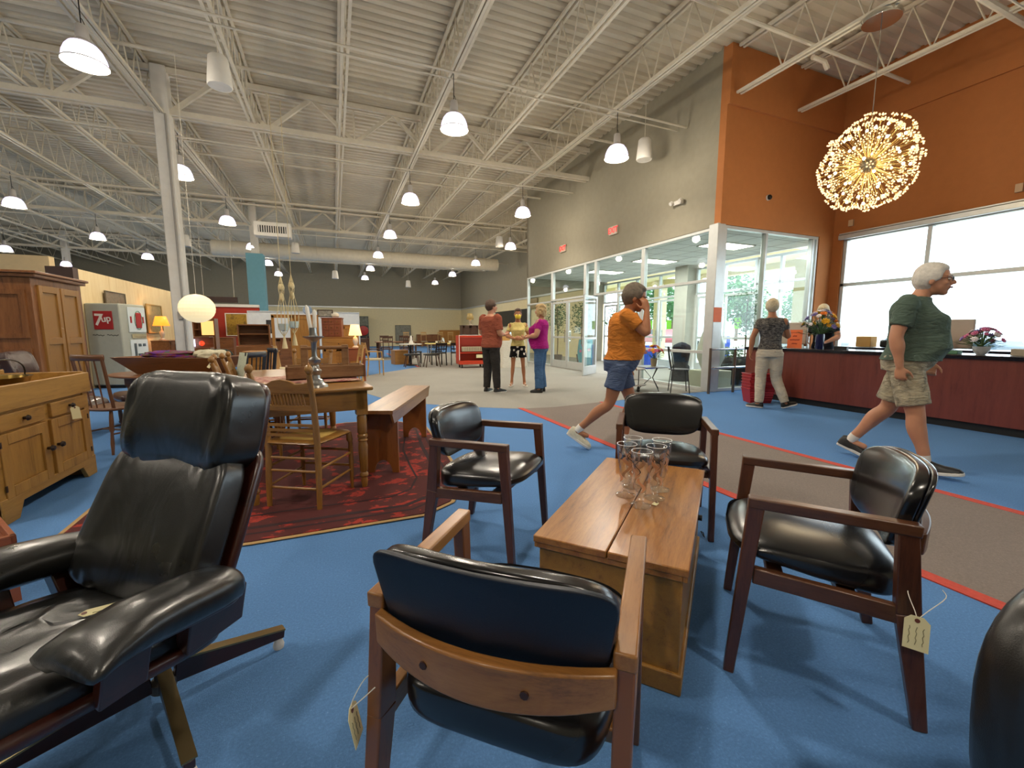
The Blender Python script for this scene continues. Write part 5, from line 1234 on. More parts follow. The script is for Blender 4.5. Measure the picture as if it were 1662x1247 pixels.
# wall fittings
def exitsign(label,y):
    t=thing('exit_sign',label,'sign',(6.85,y,3.80),0,'red exit signs on the taupe wall'); mb=MB(); mb.b2(-.05,0,-.17,.17,-.11,.11); mb.build('box',plain('exit_box','c9b8a8',.5),t,bevel=.01)
    text('EXIT',.20,emit('exit_red','e01818',.8),t,place(Mx,(-.052,0,0)),bold=.006)
exitsign('red EXIT sign on the taupe wall nearer the orange corner',9.55); exitsign('red EXIT sign on the taupe wall farther from the orange corner',12.2)
t=thing('emergency_light','small white twin-head emergency light on the taupe wall','emergency light',(6.85,7.28,3.88)); mb=MB(); mb.b2(-.07,0,-.12,.12,-.04,.05); mb.build('box',m_white,t,bevel=.01)
for y in (-.13,.13): mb=MB(); mb.lathe([(0,-.05),(.04,-.05),(.045,0),(.03,.03),(0,.03)],(-.09,y,.02),14,RY_(60)); mb.build('lamp_head',m_white,t)
t=thing('security_camera','small dark security camera on the orange wall above the vestibule','camera',(8.07,6.2,3.83)); mb=MB(); mb.ell((0,-.04,0),(.05,.045,.05),14,10); mb.build('dome',m_dkmetal,t); mb=MB(); mb.lathe([(0,0),(.055,0),(.055,.03),(0,.03)],(0,0,.0),14,RX_(90)); mb.build('mount',m_white,t)
for lab,y in (('small beige motion sensor box high on the window wall at the right edge',3.45),('small beige box on the window wall under the chandelier',5.85)):
    smallbox('wall_sensor',lab,'sensor',(10.17,y,3.40),(.05,.09,.13),plain('sensor_beige','c9a884',.6))
# ============================================================ CHANDELIER
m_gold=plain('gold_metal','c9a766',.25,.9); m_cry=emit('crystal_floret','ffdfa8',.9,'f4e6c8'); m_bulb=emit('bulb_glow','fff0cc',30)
CHC=V((7.15,3.97,3.56)); CR=.59
t=thing('chandelier','large glittering spherical burst chandelier hanging before the orange window wall','chandelier',CHC); t.scale=(1,1,1.1)
mb=MB(); mb.ell((0,0,0),.10,18,12); mb.build('core',plain('core_steel','8a8478',.3,.8),t)
mb=MB(); mb.tube([(0,0,.08),(0,0,1.70)],.006,6); mb.build('stem',m_chrome,t)
mb=MB(); mb.lathe([(0,0),(.22,0),(.23,.03),(.22,.06),(0,.06)],(0,0,1.70),24); mb.build('canopy',m_chrome,t)
def fib(n):
    for i in range(n):
        z=1-2*(i+.5)/n; r=math.sqrt(1-z*z); a=i*2.399963; yield V((r*math.cos(a),r*math.sin(a),z))
def spray(mb,d,L):
    Q=rotto(d); mb.mi=0; mb.tube([d*.09,d*L],.0028,4); mb.mi=1
    for k in range(5):
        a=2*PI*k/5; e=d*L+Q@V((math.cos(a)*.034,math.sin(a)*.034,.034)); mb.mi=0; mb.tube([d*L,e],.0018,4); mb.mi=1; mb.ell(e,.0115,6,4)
    mb.ell(d*L+d*.03,.008,6,4); mb.mi=0
dirs=list(fib(250)); rest=MB(); nb=0; r_=random.Random(5)
for i,d in enumerate(dirs):
    if i%6==3:
        L=CR*.80; mb=MB(); mb.tube([d*.09,d*(L-.02)],.004,5); mb.build('bulb_arm',m_gold,t); mb=MB(); mb.ell(d*L,.017,10,7); mb.build('bulb',m_bulb,t); nb+=1
    else:
        L=CR*r_.uniform(.84,1.0)-.02
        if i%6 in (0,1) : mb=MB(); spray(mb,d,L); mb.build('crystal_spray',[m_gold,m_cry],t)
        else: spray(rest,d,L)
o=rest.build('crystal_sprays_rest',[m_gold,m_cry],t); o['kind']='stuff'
light('POINT','chandelier_light',tuple(CHC-V((0,0,.0))),90,(1,.78,.5),.45)
# ============================================================ VESTIBULE AND OUTSIDE
def leafcloud(mb,c,r,n,seed,L=.07):
    r_=random.Random(seed)
    for i in range(n):
        d=V((r_.gauss(0,1),r_.gauss(0,1),r_.gauss(0,1))).normalized(); q=r_.random()**.4; p=V(c)+V((d.x*r[0]*q,d.y*r[1]*q,d.z*r[2]*q))
        a=V((r_.uniform(-1,1),r_.uniform(-1,1),r_.uniform(-.8,.3))).normalized(); u=a.orthogonal().normalized(); l=L*r_.uniform(.7,1.3)
        mb.add([p,p+a*l*.5+u*l*.28,p+a*l,p+a*l*.5-u*l*.28],[(0,1,2,3)])
m_leafd=plain('ficus_leaf','33502e',.5,var=.3,vs=20); m_bark=plain('bark','6a5442',.9,bs=.5)
def ficus(label,x,y,h,r,seed,pot='5a4a40'):
    t=thing('ficus_tree',label,'potted tree',(x,y,.006),0,'potted ficus trees in the vestibule')
    mb=MB(); mb.lathe([(0,0),(.16,0),(.2,.32),(.18,.32),(.17,.28),(0,.28)],n=20); mb.build('pot',plain('pot_'+pot,pot,.5),t)
    mb=MB(); mb.tube(crom([(0,0,.25),(.03,.02,h*.4),(-.02,.0,h*.7),(0,0,h*.9)]),.018,7)
    r_=random.Random(seed)
    for k in range(8): a=r_.uniform(0,6.3); mb.tube([(0,0,h*.55+k*.05*h*.5),(math.cos(a)*r*.7,math.sin(a)*r*.7,h*.65+k*.05*h*.6)],.007,5)
    mb.build('trunk',m_bark,t); mb=MB(); leafcloud(mb,(0,0,h*.74),(r,r,h*.28),620,seed,.085); mb.build('foliage',m_leafd,t)
ficus('leafy potted ficus tree in the vestibule, left of the open door',7.75,14.2,2.35,.42,1)
ficus('leafy potted ficus tree in the vestibule, behind the blue painted barrel',8.75,14.1,2.3,.48,2)
ficus('leafy potted ficus tree in the vestibule, partly behind the man in orange',9.5,13.0,2.15,.42,3)
ficus('leafy potted ficus tree by the outer glass, behind the woman at the counter',9.65,7.75,2.3,.42,4)
t=thing('painted_barrel','turquoise painted barrel with pink flowers in the vestibule','barrel',(8.35,13.1,.006)); mb=MB(); mb.lathe([(0,0),(.26,0),(.31,.25),(.33,.45),(.31,.7),(.28,.9),(.26,.9),(.27,.6),(0,.6)],n=24); mb.build('body',plain('barrel_turquoise','4f9fb0',.5,var=.2,vs=5),t)
for k,(a,z) in enumerate(((200,.5),(230,.35),(215,.7),(250,.55))): 
    d=V((math.cos(R(a)),math.sin(R(a)),0)); flower('painted_flower',t,d*.335+V((0,0,z)),.07,cP,d,7)
smallbox('recycling_bin','bright blue plastic bin just inside the outer doors','bin',(9.3,11.0,.006),(.4,.4,.75),plain('bin_blue','1c4ac0',.4),8,.03)
smallbox('recycling_bin','tall bright blue bin outside behind the bistro set','bin',(11.6,10.3,.0),(.5,.5,1.05),MATS['bin_blue'],0,.04)
# bowling pin on a plinth
t=thing('bowling_pin','giant off-white bowling pin with a red neck stripe on a pale plinth behind the glass','bowling pin',(7.5,6.85,.006))
m_pin=plain('pin_white','d6d2c6',.3)
mb=MB(); mb.b2(-.3,.3,-.3,.3,0,.36); mb.build('plinth',plain('plinth_cream','c8c4b0',.7),t,bevel=.01)
mb=MB(); mb.lathe([(0,.36),(.16,.36),(.20,.45),(.27,.62),(.285,.75),(.26,.92),(.20,1.12),(.145,1.28),(.125,1.38),(.13,1.48),(.16,1.60),(.17,1.68),(.155,1.77),(.11,1.84),(.05,1.875),(0,1.88)],n=30); mb.build('pin',m_pin,t,ang=60)
mb=MB(); mb.lathe([(.130,1.36),(.133,1.36),(.131,1.41),(.128,1.41)],n=30,caps=False); mb.lathe([(.138,1.30),(.1455,1.285),(.1405,1.33),(.134,1.33)],n=30,caps=False) if 0 else None; mb.build('neck_stripe',plain('stripe_red','a82430',.5),t)
# bistro set
t=thing('bistro_table','low round wire bistro table holding a pot of bright flowers','table',(6.02,6.95,0.003))
mb=MB(); mb.lathe([(0,.47),(.30,.47),(.305,.478),(.30,.486),(0,.486)],n=28); mb.build('tabletop',plain('bistro_top','8d94a4',.3,.3),t)
for k in range(3):
    a=R(120*k+20); d=V((math.cos(a),math.sin(a),0)); mb=MB(); mb.tube([d*.27+V((0,0,0)),d*.02+V((0,0,.25)),d*.2+V((0,0,.47))],.009,6); mb.build('leg',m_black,t)
def bistro_chair(label,loc,rz):
    t=thing('bistro_chair',label,'chair',loc,rz,'black wire bistro chairs')
    mb=MB(); mb.lathe([(0,.45),(.19,.45),(.195,.458),(.19,.466),(0,.466)],n=24); mb.build('seat',plain('bistro_seat','33343a',.4),t)
    for x,y in ((-.13,-.12),(.13,-.12),(-.13,.13),(.13,.13)): mb=MB(); mb.tube([(x*1.35,y*1.4,0),(x*1.15,y*1.1,.4),(x*.9,y*.9,.45)],.009,6); mb.build('leg',m_black,t)
    mb=MB(); arc=[(-.15,-.12,.46)]+[(.19*math.cos(PI-a)*1.0,-.17-.05*math.sin(a),.70+.20*math.sin(a)) for a in [PI*i/12 for i in range(13)]]+[(.15,-.12,.46)]
    mb.tube(crom(arc,2),.009,6); mb.build('back_hoop',m_black,t)
    for x in (-.09,-.03,.03,.09): mb=MB(); mb.tube([(x*.6,-.15,.46),(x*1.2,-.19,.68),(x*.9,-.22,.70+.2*math.sqrt(1-(x/.19)**2))],.006,5); mb.build('back_wire',m_black,t)
    return t
bistro_chair('black wire bistro chair with fan back, right of the small flower table',(6.24,6.44,.003),-125)
t=thing('flower_pot','pot of pink, red and yellow flowers on the small bistro table','flowers',(6.03,6.93,.489)); mb=MB(); mb.lathe([(0,0),(.05,0),(.07,.15),(.075,.16),(.06,.155),(0,.13)],n=16); mb.build('pot',plain('pot_tan','9a8a68',.7),t)
bouquet(t,(0,0,.14),.19,.24,[cR,cP,cY,cO],18,4,30,.05)
t=thing('serving_cart','low wheeled trolley behind the man in orange','cart',(5.55,6.95,.003),20)
mb=MB(); mb.lathe([(0,.12),(.24,.12),(.25,.13),(.24,.14),(0,.14)],n=24); mb.lathe([(0,.44),(.22,.44),(.23,.45),(.22,.46),(0,.46)],n=24); mb.build('shelf',plain('cart_top','a8a298',.4),t)
for k in range(3): a=R(120*k); mb=MB(); mb.tube([(.2*math.cos(a),.2*math.sin(a),.06),(.2*math.cos(a),.2*math.sin(a),.46)],.008,6); mb.ell((.2*math.cos(a),.2*math.sin(a),.035),(.02,.035,.035),10,8); mb.build('leg',m_black,t)
for k,(x,y,rz) in enumerate(((8.35,6.95,20),(9.25,7.0,-20))):
    t=thing('dark_planter',['round black planter pot behind the railing, nearest the corner post','round black planter pot behind the railing, farther right'][k],'planter',(x,y,.006),rz); mb=MB(); mb.lathe([(0,0),(.2,0),(.36,.18),(.40,.36),(.36,.56),(.30,.62),(.27,.6),(.3,.4),(0,.38)],n=26); mb.build('pot',plain('pot_black','14161c',.3),t)
    mb=MB(); leafcloud(mb,(0,0,.72),(.3,.3,.16),200,20+k,.08); mb.build('plant',m_leaf,t)
t=thing('garment_dummy','dark draped garment stand just inside the glass behind the bistro chair','garment stand',(7.75,7.95,.006)); mb=MB(); mb.lathe([(0,.0),(.22,.0),(.2,.3),(.2,.35),(.16,.4),(.19,.6),(.21,.8),(.19,.86),(.08,.92),(0,.94)],n=22); mb.build('cloth',clothmat('dark_cloth','262a34'),t,ang=70)
# green paper notices on the doors
for k,(y,lab) in enumerate(((12.02,'bright green paper notice on the outer glass, leftmost of three'),(11.12,'bright green paper notice on the outer glass, middle of three'),(8.5,'bright green paper notice on the outer glass right of the corner post'))):
    mb=MB(); mb.b2(-.003,.003,-.11,.11,-.15,.15); o=mb.build('green_notice',plain('notice_green','7ad02a',.7),None,smooth=False); o.location=(10.24,y,1.42); tag(o,lab,'notice','green notices on the glass')
mb=MB(); mb.b2(-.1,.1,-.003,.003,-.14,.14); o=mb.build('orange_notice',MATS['sign_orange'],None,smooth=False); o.location=(6.90,6.19,1.52); tag(o,'small orange notice taped to the white corner post','notice')
# outside
def groundmat():
    m,nt,b=newmat('concrete'); f=noise(nt,coords(nt),.6,5); nt.links.new(ramp(nt,f,[(.3,'b8b4aa'),(.7,'cfcbc2')]),b.inputs['Base Color']); b.inputs['Roughness'].default_value=.9; return m
mb=MB(); mb.b2(10.42,140,-70,90,-.12,-.01); o=mb.build('ground_outside',groundmat(),smooth=False); struct(o)
mb=MB(); mb.b2(10.45,14.2,8.3,24,3.5,3.9); mb.b2(13.9,14.2,8.3,24,3.3,3.5); struct(mb.build('roof_canopy',plain('canopy_cream','e6d9ae',.8),smooth=False))
for y in (9.0,15.5): mb=MB(); mb.b2(13.7,14.1,y,y+.4,0,3.5); struct(mb.build('column_canopy',plain('canopy_cream2','d8cfae',.8)))
m_tire=plain('tyre','1a1a1a',.8); m_cglass=plain('car_glass','222c34',.1)
def car(label,loc,rz,h):
    t=thing('parked_car',label,'car',loc,rz,'cars in the car park outside')
    body=[(-2.2,.35),(-2.25,.6),(-2.1,.85),(-1.3,.95),(-.8,1.38),(.5,1.42),(1.15,1.0),(2.0,.88),(2.2,.6),(2.15,.35)]
    mb=MB(); mb.prism(body,1.7,RX_(90),(0,.85,0)); mb.build('body',plain('car_'+h,h,.25,coat=.6),t,bevel=.06,seg=3)
    mb=MB(); mb.prism([(-1.15,.98),(-.75,1.32),(.45,1.35),(.98,1.0)],1.72,RX_(90),(0,.86,0)); mb.build('windows',m_cglass,t,bevel=.01)
    for x in (-1.4,1.4):
        for y in (-.78,.78): mb=MB(); mb.lathe([(0,-.1),(.32,-.1),(.32,.1),(0,.1)],(x,y,.32),20,RX_(90)); mb.lathe([(0,-.11),(.18,-.11),(.18,.11),(0,.11)],(x,y,.32),14,RX_(90)); mb.build('wheel',m_tire,t)
for lab,x,y,rz,h in (('blue-grey car outside beyond the cashier',26,10.5,80,'4c6478'),('dark car parked outside at the far right',24,3.2,85,'39506a'),('white car parked outside beyond the bowling pin',22,21,70,'c9ccd0'),('red car parked outside beyond the left outer doors',24,27,75,'a03038'),('silver car parked outside beyond the corner post',25,16.5,80,'8a939a')): car(lab,(x,y,-.01),rz,h)
for k,(x,y,h) in enumerate(((48,40,9),(62,41,8),(45,52,10),(70,75,11),(34,26.5,4.0))):
    t=thing('outdoor_tree',['broad green tree across the car park beyond the vestibule','green tree far across the car park, right of the others','green tree far beyond the left vestibule doors','farthest pale green tree beyond the car park','small bushy tree beside the car park outside the doors'][k],'tree',(x,y,0)); mb=MB(); mb.tube([(0,0,0),(.1,0,h*.5)],.2,8); mb.build('trunk',m_bark,t)
    mb=MB(); leafcloud(mb,(0,0,h*.62),(h*.38,h*.38,h*.36),1500,30+k,h*.07); mb.build('foliage',plain('tree_leaf','4f7a48',.7,var=.25,vs=3),t)
t=thing('utility_pole','tall street light pole in the car park seen through the right window','pole',(40,9.5,0)); mb=MB(); mb.tube([(0,0,0),(0,0,8)],.09,8); mb.tube([(0,-1.2,7.8),(0,1.2,7.8)],.06,6); mb.build('mast',m_steel,t); mb=MB(); mb.b2(-.15,.15,-1.6,-1.0,7.7,7.85); mb.build('lamp',m_steel,t)
# ============================================================ MIDDLE AND FAR FURNITURE
m_amberx=wood('amber_x','7c4f1e','a9722f','X',1.2,.4,.2,'b57d38'); m_amberz=wood('amber_z','7c4f1e','a9722f','Z',1.2,.4,.2,'b57d38')
def casework(name,label,cat,loc,rz,w,d,h,mat,doors=0,drawers=(),top=.02,legs=0,group=None,knob=None):
    """front faces local -y. drawers: list of (z0,z1,ncols)"""
    t=thing(name,label,cat,loc,rz,group); mb=MB(); mb.b2(-w/2,w/2,-d/2,d/2,legs,h-top); mb.build('body',mat,t,bevel=.006)
    mb=MB(); mb.b2(-w/2-.02,w/2+.02,-d/2-.02,d/2+.01,h-top,h); mb.build('top',mat,t,bevel=.006)
    if legs:
        for x in (-w/2+.03,w/2-.03):
            for y in (-d/2+.03,d/2-.03): mb=MB(); mb.b2(x-.025,x+.025,y-.025,y+.025,0,legs); mb.build('leg',mat,t)
    kb=knob or m_knob; zt=h-top-.02; zb=legs+.03
    if drawers: zb=max(zb,max(q[1] for q in drawers)+.01) if drawers[0][0]<h*.4 else zb; zt=min(zt,min(q[0] for q in drawers)-.01) if drawers[0][0]>=h*.4 else zt
    for z0,z1,n in drawers:
        for k in range(n):
            x0=-w/2+.03+k*(w-.06)/n; x1=x0+(w-.06)/n-.01; mb=MB(); mb.b2(x0,x1,-d/2-.014,-d/2+.01,z0,z1); dr=mb.build('drawer',mat,t,bevel=.004)
            mb=MB(); mb.ell(((x0+x1)/2,-d/2-.026,(z0+z1)/2),.014,8,6); mb.build('knob',kb,dr)
    for k in range(doors):
        x0=-w/2+.03+k*(w-.06)/doors; x1=x0+(w-.06)/doors-.008; mb=MB(); y0=-d/2
        mb.b2(x0,x1,y0-.012,y0+.01,zb,zt); 
        for a,b_,c,e in ((x0,x0+.06,zb,zt),(x1-.06,x1,zb,zt),(x0,x1,zt-.07,zt),(x0,x1,zb,zb+.07)): mb.b2(a,b_,y0-.024,y0-.01,c,e)
        dd=mb.build('door',mat,t,bevel=.003); mb=MB(); mb.ell((x1-.03 if k%2==0 else x0+.03,y0-.036,(zb+zt)/2),.014,8,6); mb.build('knob',kb,dd)
    return t
casework('wardrobe','golden wooden wardrobe with a single panelled door in the middle distance','wardrobe',(-.66,11.85,0),0,.62,.5,1.60,m_amberz,doors=1)
t=thing('open_stand','tall open wooden frame stand left of the golden wardrobe','frame',(-1.13,11.6,0),0)
mb=MB(); 
for x in (-.2,.2): mb.b2(x-.03,x+.03,-.03,.03,0,1.58)
mb.b2(-.23,.23,-.03,.03,1.52,1.6); mb.b2(-.2,.2,-.03,.03,.1,.16); mb.build('frame',m_amberz,t,bevel=.004)
casework('sideboard','broad golden wooden sideboard under the reddish drawer chest','sideboard',(.10,11.85,0),0,.78,.5,1.06,m_amberx,doors=2,drawers=[(.78,1.0,1)])
casework('drawer_chest','reddish wooden card-file chest of small drawers on top of the sideboard','chest of drawers',(-.02,11.85,1.061),-8,.46,.40,.48,m_cherx,drawers=[(.02,.16,3),(.17,.30,3),(.31,.44,3)],knob=m_brass)
casework('cupboard','plain tan cupboard standing behind the sideboard','cupboard',(.42,13.1,0),0,.45,.4,1.38,m_amberz,doors=1)
casework('low_chest','tan low chest to the left of the press-back chairs','chest',(-1.05,7.6,0),-10,.38,.35,.90,m_amberx,doors=1)
t=thing('bookcase','open brown bookcase with two shelves on a lower cabinet, beside the blue column','bookcase',(-1.28,8.6,0),5)
mb=MB(); mb.b2(-.24,-.22,-.13,.13,.95,1.32);mb.b2(.22,.24,-.13,.13,.95,1.32);mb.b2(-.24,.24,.11,.13,.95,1.32);mb.b2(-.24,.24,-.13,.13,1.30,1.32);mb.b2(-.24,.24,-.13,.13,.95,.97); mb.build('carcass',m_brx,t,bevel=.002)
mb=MB(); mb.b2(-.22,.22,-.12,.11,1.145,1.16); mb.build('shelf',m_brx,t)
mb=MB(); mb.b2(-.27,.27,-.18,.16,.02,.95); mb.build('base_cabinet',m_brx,t,bevel=.004)
def lamp_table(label,loc,sh,h=.55,r=.14,col='ffcf80',st=3,base='c8c0b0'):
    t=thing('table_lamp',label,'lamp',loc,0); mb=MB(); mb.lathe([(0,0),(.07,0),(.08,.02),(.03,.06),(.06,.16),(.05,.24),(.015,.28),(.012,h-.22),(0,h-.22)],n=18); mb.build('base',plain('lampbase_'+base,base,.4),t)
    mb=MB(); mb.lathe([(r,h-.26),(r*.62,h)],n=24,caps=False); mb.build('lamp_shade',emit('shade_'+sh,sh,st),t,solid=.004); mb=MB(); mb.ell((0,0,h-.16),.03,10,8); mb.build('bulb',emit('bulb_warm','ffe0a0',20),t)
    light('POINT','lamp_glow_light',(loc[0],loc[1],loc[2]+h-.05),9,(1,.7,.35),.06); return t
casework('side_table','small reddish side table under the lit white lamp','side table',(.47,11.0,0),0,.4,.4,.80,m_cherx,legs=.5)
lamp_table('lit table lamp with a cream shade and white base right of the sideboard',(.47,11.0,.801),'ffd890',.56,.15,st=1.6)
casework('console_table','low wooden console under the orange-shaded lamp by the birch partition','console',(-4.35,14.75,0),90,.9,.4,.95,m_brx,doors=2)
lamp_table('table lamp with a glowing orange shade against the birch partition',(-4.42,14.75,.952),'ff9a30',.66,.19,st=1.5)
t=thing('wall_cabinet','tall brown hutch with glazed doors beside the red partition','cabinet',(-3.42,14.1,0),0)
mb=MB(); mb.b2(-.42,-.05,-.2,.2,.0,1.78); mb.b2(-.05,.42,.16,.2,.0,1.55); mb.b2(-.05,.42,-.2,.2,1.5,1.55); mb.b2(-.05,.42,-.2,.2,0,1.05); mb.b2(.40,.43,-.2,.2,0,1.55); mb.build('body',m_brz,t,bevel=.004)
mb=MB(); mb.b2(-.05,.4,-.15,.15,1.24,1.26); mb.build('shelf',m_brx,t)
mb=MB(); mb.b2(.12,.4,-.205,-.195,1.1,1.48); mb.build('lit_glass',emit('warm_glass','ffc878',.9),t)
t=thing('display_case','small lit glass display case with white items below the paper lantern','display case',(-3.22,12.9,0)); mb=MB(); mb.b2(-.25,.35,-.2,.2,0,.80); mb.b2(-.25,.35,-.2,.2,1.05,1.07); mb.b2(-.25,.35,.18,.2,.8,1.05); mb.build('case',m_brx,t); mb=MB(); mb.b2(-.2,-.02,-.1,.1,.82,1.0); mb.build('lit_ware',emit('case_light','dfe4ff',2.5),t); mb=MB(); mb.ell((.14,0,.9),.06,10,8); mb.build('red_lamp',emit('red_glow','ff4020',1.5),t)
# paper lantern
t=thing('paper_lantern','round cream paper lantern hanging in front of the red partition','lantern',(-2.10,8.7,1.58)); mb=MB(); pr_=[]
for i in range(25): a=-PI/2+PI*i/24; pr_.append((.26*math.cos(a)*(1-.012*(i%2)),.235*math.sin(a)))
mb.lathe(pr_,n=30,caps=False); mb.build('shade',emit('lantern_paper','ffe6b0',.75,'f0e0b8'),t,ang=10); mb=MB(); mb.tube([(0,0,.22),(0,0,4.0)],.003,5); mb.build('cord',m_steel,t)
# macrame hangers
m_mac=plain('macrame_cord','cdbb90',.9,bs=.4)
for k,(x,y,z,lab) in enumerate(((-.86,9.0,1.0,'left beige macrame plant hanger before the golden wardrobe'),(-.70,9.15,1.05,'right beige macrame plant hanger before the golden wardrobe'))):
    t=thing('macrame_hanger',lab,'macrame hanger',(x,y,z),0,'macrame plant hangers'); mb=MB(); mb.tube([(0,0,1.2),(0,0,5.3-z+.0)],.005,5)
    for j in range(4):
        a=PI/2*j+.4; c_,s_=math.cos(a),math.sin(a); mb.tube([(0,0,1.2),(.05*c_,.05*s_,1.0),(.03*c_,.03*s_,.85),(.10*c_,.10*s_,.5),(.09*c_,.09*s_,.25),(0,0,.1)],.007,5)
    mb.ell((0,0,1.0),(.05,.05,.07),10,8); mb.ell((0,0,.82),(.04,.04,.08),10,8); mb.lathe([(0,-.12),(.05,-.12),(.02,.08),(0,.12)],n=10); mb.build('knotted_cord',m_mac,t)
    mb=MB(); mb.lathe([(0,.2),(.07,.22),(.09,.34),(.085,.34),(.06,.24),(0,.22)],n=16); mb.build('bowl',plain('glass_dish','b8c4c0',.15),t)
# items on the furniture tops
t=thing('decorative_plate','blue and white plate standing on top of the golden wardrobe','plate',(-.58,11.80,1.601)); mb=MB(); mb.lathe([(0,0),(.09,0),(.11,.01),(.09,.014),(0,.012)],(0,0,.115),24,RX_(80)); mb.build('plate',plain('plate_blue','7f97b4',.3,var=.4,vs=30),t); mb=MB(); mb.b2(-.05,.05,-.02,.06,0,.012); mb.build('stand',m_dkmetal,t)
frame_pic('framed_print','small grey framed print standing on the reddish drawer chest',(-.18,11.75,1.645),0,.36,.18,['b8b4a8','8c8a80','d0ccc0'],'3a2c20',fw=.02,cat='framed print')
heap('hat_form','round white hat form on top of the reddish drawer chest',(.04,11.8,1.60),0,(.10,.10,.075),plain('hat_white','cfc8b8',.8),8,12,.1,'hat')
# white boards behind
frame_pic('display_board','large white display board behind the wardrobe and sideboard',(-.9,17.0,1.15),0,3.6,1.5,['d4d8dc','e0e4e6'],'d0d4d6',fw=.02,cat='board')
frame_pic('portrait_picture','small dark portrait picture right of the blue column',(-1.66,13.9,1.33),0,.2,.38,['18181c','3c3a3c','6a645c'],'1c1a1c',fw=.012)
t=thing('green_armchair','dark green upholstered chair back behind the drop-leaf table','chair',(-1.62,7.5,0),30); mb=MB(); sup(mb,(0,0,.72),(.22,.06,.22),.5,.5,24,12); mb.build('backrest',plain('green_velvet','20302a',.8),t); mb=MB(); sup(mb,(0,.2,.42),(.25,.24,.07),.5,.5,24,10); mb.build('seat',plain('green_velvet','20302a',.8),t)
for x in (-.18,.18):
    for y in (.02,.38): mb=MB(); mb.tube([(x,y,0),(x,y,.38)],.016,7); mb.build('leg',m_brz,t)
# simple wooden chairs for the distance
def sidechair(name,label,loc,rz,mat,seatm,arms=False,group=None,h=.9,parts=True):
    t=thing(name,label,'chair',loc,rz,group)
    mb=MB(); mb.b2(-.21,.21,-.2,.22,.42,.46); mb.build('seat',seatm,t,bevel=.015)
    for x in (-.19,.19):
        mb=MB(); mb.bar((x,.19,0),(x,.19,.43),.028,.028,(0,1,0)); mb.build('leg',mat,t); mb=MB(); mb.bar((x,-.24,0),(x,-.19,.45),.03,.03,(0,1,0)); mb.bar((x,-.19,.44),(x*1.02,-.27,h),.03,.03,(0,1,0)); mb.build('leg',mat,t)
        if arms: mb=MB(); mb.bar((x*1.15,-.22,.66),(x*1.15,.16,.65),.035,.025); mb.bar((x*1.1,.16,.43),(x*1.15,.15,.65),.025,.025,(0,1,0)); mb.build('arm',mat,t)
    mb=MB(); mb.bar((-.19,-.268,h-.05),(.19,-.268,h-.05),.02,.09); mb.bar((-.19,-.235,h-.22),(.19,-.235,h-.22),.015,.04)
    for x in (-.1,0,.1): mb.bar((x,-.225,h-.28),(x,-.265,h-.07),.02,.012,(0,1,0))
    mb.build('backrest',mat,t); return t
m_lt=plain('chair_blond','b9925a',.4,var=.1); m_cr=plain('seat_cream','c8bc9c',.8); m_dkw=plain('chair_darkwood','4a2c1a',.4)
sidechair('open_armchair','blond wooden open armchair beyond the oak table on the blue carpet',(.98,12.2,0),-80,m_lt,m_cr,True)
sc=sidechair('occasional_chair','light oak side chair behind the oak table near the wardrobe',(-1.0,9.8,0),-120,m_lt,m_cr)
dup(sc,'light oak side chair just left of the lamp side table',(.30,10.2,0),100)
# far dining groups
tb=thing('dining_table','dark dining table set far back near the cream wall','table',(2.6,20.0,0)); mb=MB(); mb.b2(-.9,.9,-.5,.5,.70,.74); mb.build('tabletop',m_brx,tb,bevel=.005)
for x in (-.8,.8):
    for y in (-.42,.42): mb=MB(); mb.b2(x-.035,x+.035,y-.035,y+.035,0,.70); mb.build('leg',m_dkw,tb)
dk=None
for (x,y,rz,lab) in ((1.55,19.3,-90,'dark wooden dining chair at the left end of the far dark table'),(2.1,19.1,0,'dark wooden dining chair on the near left side of the far dark table'),(2.95,19.1,0,'dark wooden dining chair on the near right side of the far dark table'),(2.2,20.9,180,'dark wooden dining chair on the far left side of the far dark table'),(3.1,20.9,180,'dark wooden dining chair on the far right side of the far dark table')):
    if dk is None: dk=sidechair('far_dining_chair',lab,(x,y,0),rz,m_dkw,m_dkw,group='dark dining chairs at the far table',h=1.0)
    else: dup(dk,lab,(x,y,0),rz)
t=thing('pedestal_table','round white-topped pedestal table on the edge of the grey carpet','table',(2.48,15.3,0.003)); mb=MB(); mb.lathe([(0,.73),(.38,.73),(.39,.745),(.38,.76),(0,.76)],n=28); mb.build('tabletop',plain('table_white','d8d4c8',.4),t); mb=MB(); mb.tube([(0,0,.02),(0,0,.73)],.03,10); mb.lathe([(0,0),(.22,0),(.2,.03),(0,.04)],n=20); mb.build('pedestal',m_dkmetal,t)
t=thing('white_figurine','small white figurine on the round white-topped table','figurine',(2.5,15.3,.763)); mb=MB(); mb.lathe([(0,0),(.09,0),(.07,.06),(.04,.14),(.045,.2),(.03,.26),(0,.3)],n=14); mb.build('figure',m_white,t)
st=None
for x,y,lab in ((2.40,14.6,'black-topped low stool with splayed legs, left of the pair'),(3.02,14.35,'black-topped low stool with splayed legs, nearer the red cart')):
    if st is None:
        st=thing('low_stool',lab,'stool',(x,y,.003),0,'black-topped low stools'); mb=MB(); sup(mb,(0,0,.42),(.27,.2,.035),.5,.5,24,8); mb.build('seat',m_bleather,st)
        for a,b_ in ((-1,-1),(1,-1),(1,1),(-1,1)): mb=MB(); mb.tube([(a*.17,b_*.12,.4),(a*.25,b_*.17,0)],.015,7); mb.build('leg',m_dkw,st)
    else: dup(st,lab,(x,y,.003),5)
casework('small_crate_table','small orange-brown box table beside the stools','table',(2.2,16.1,0),10,.5,.5,.52,m_amberx)
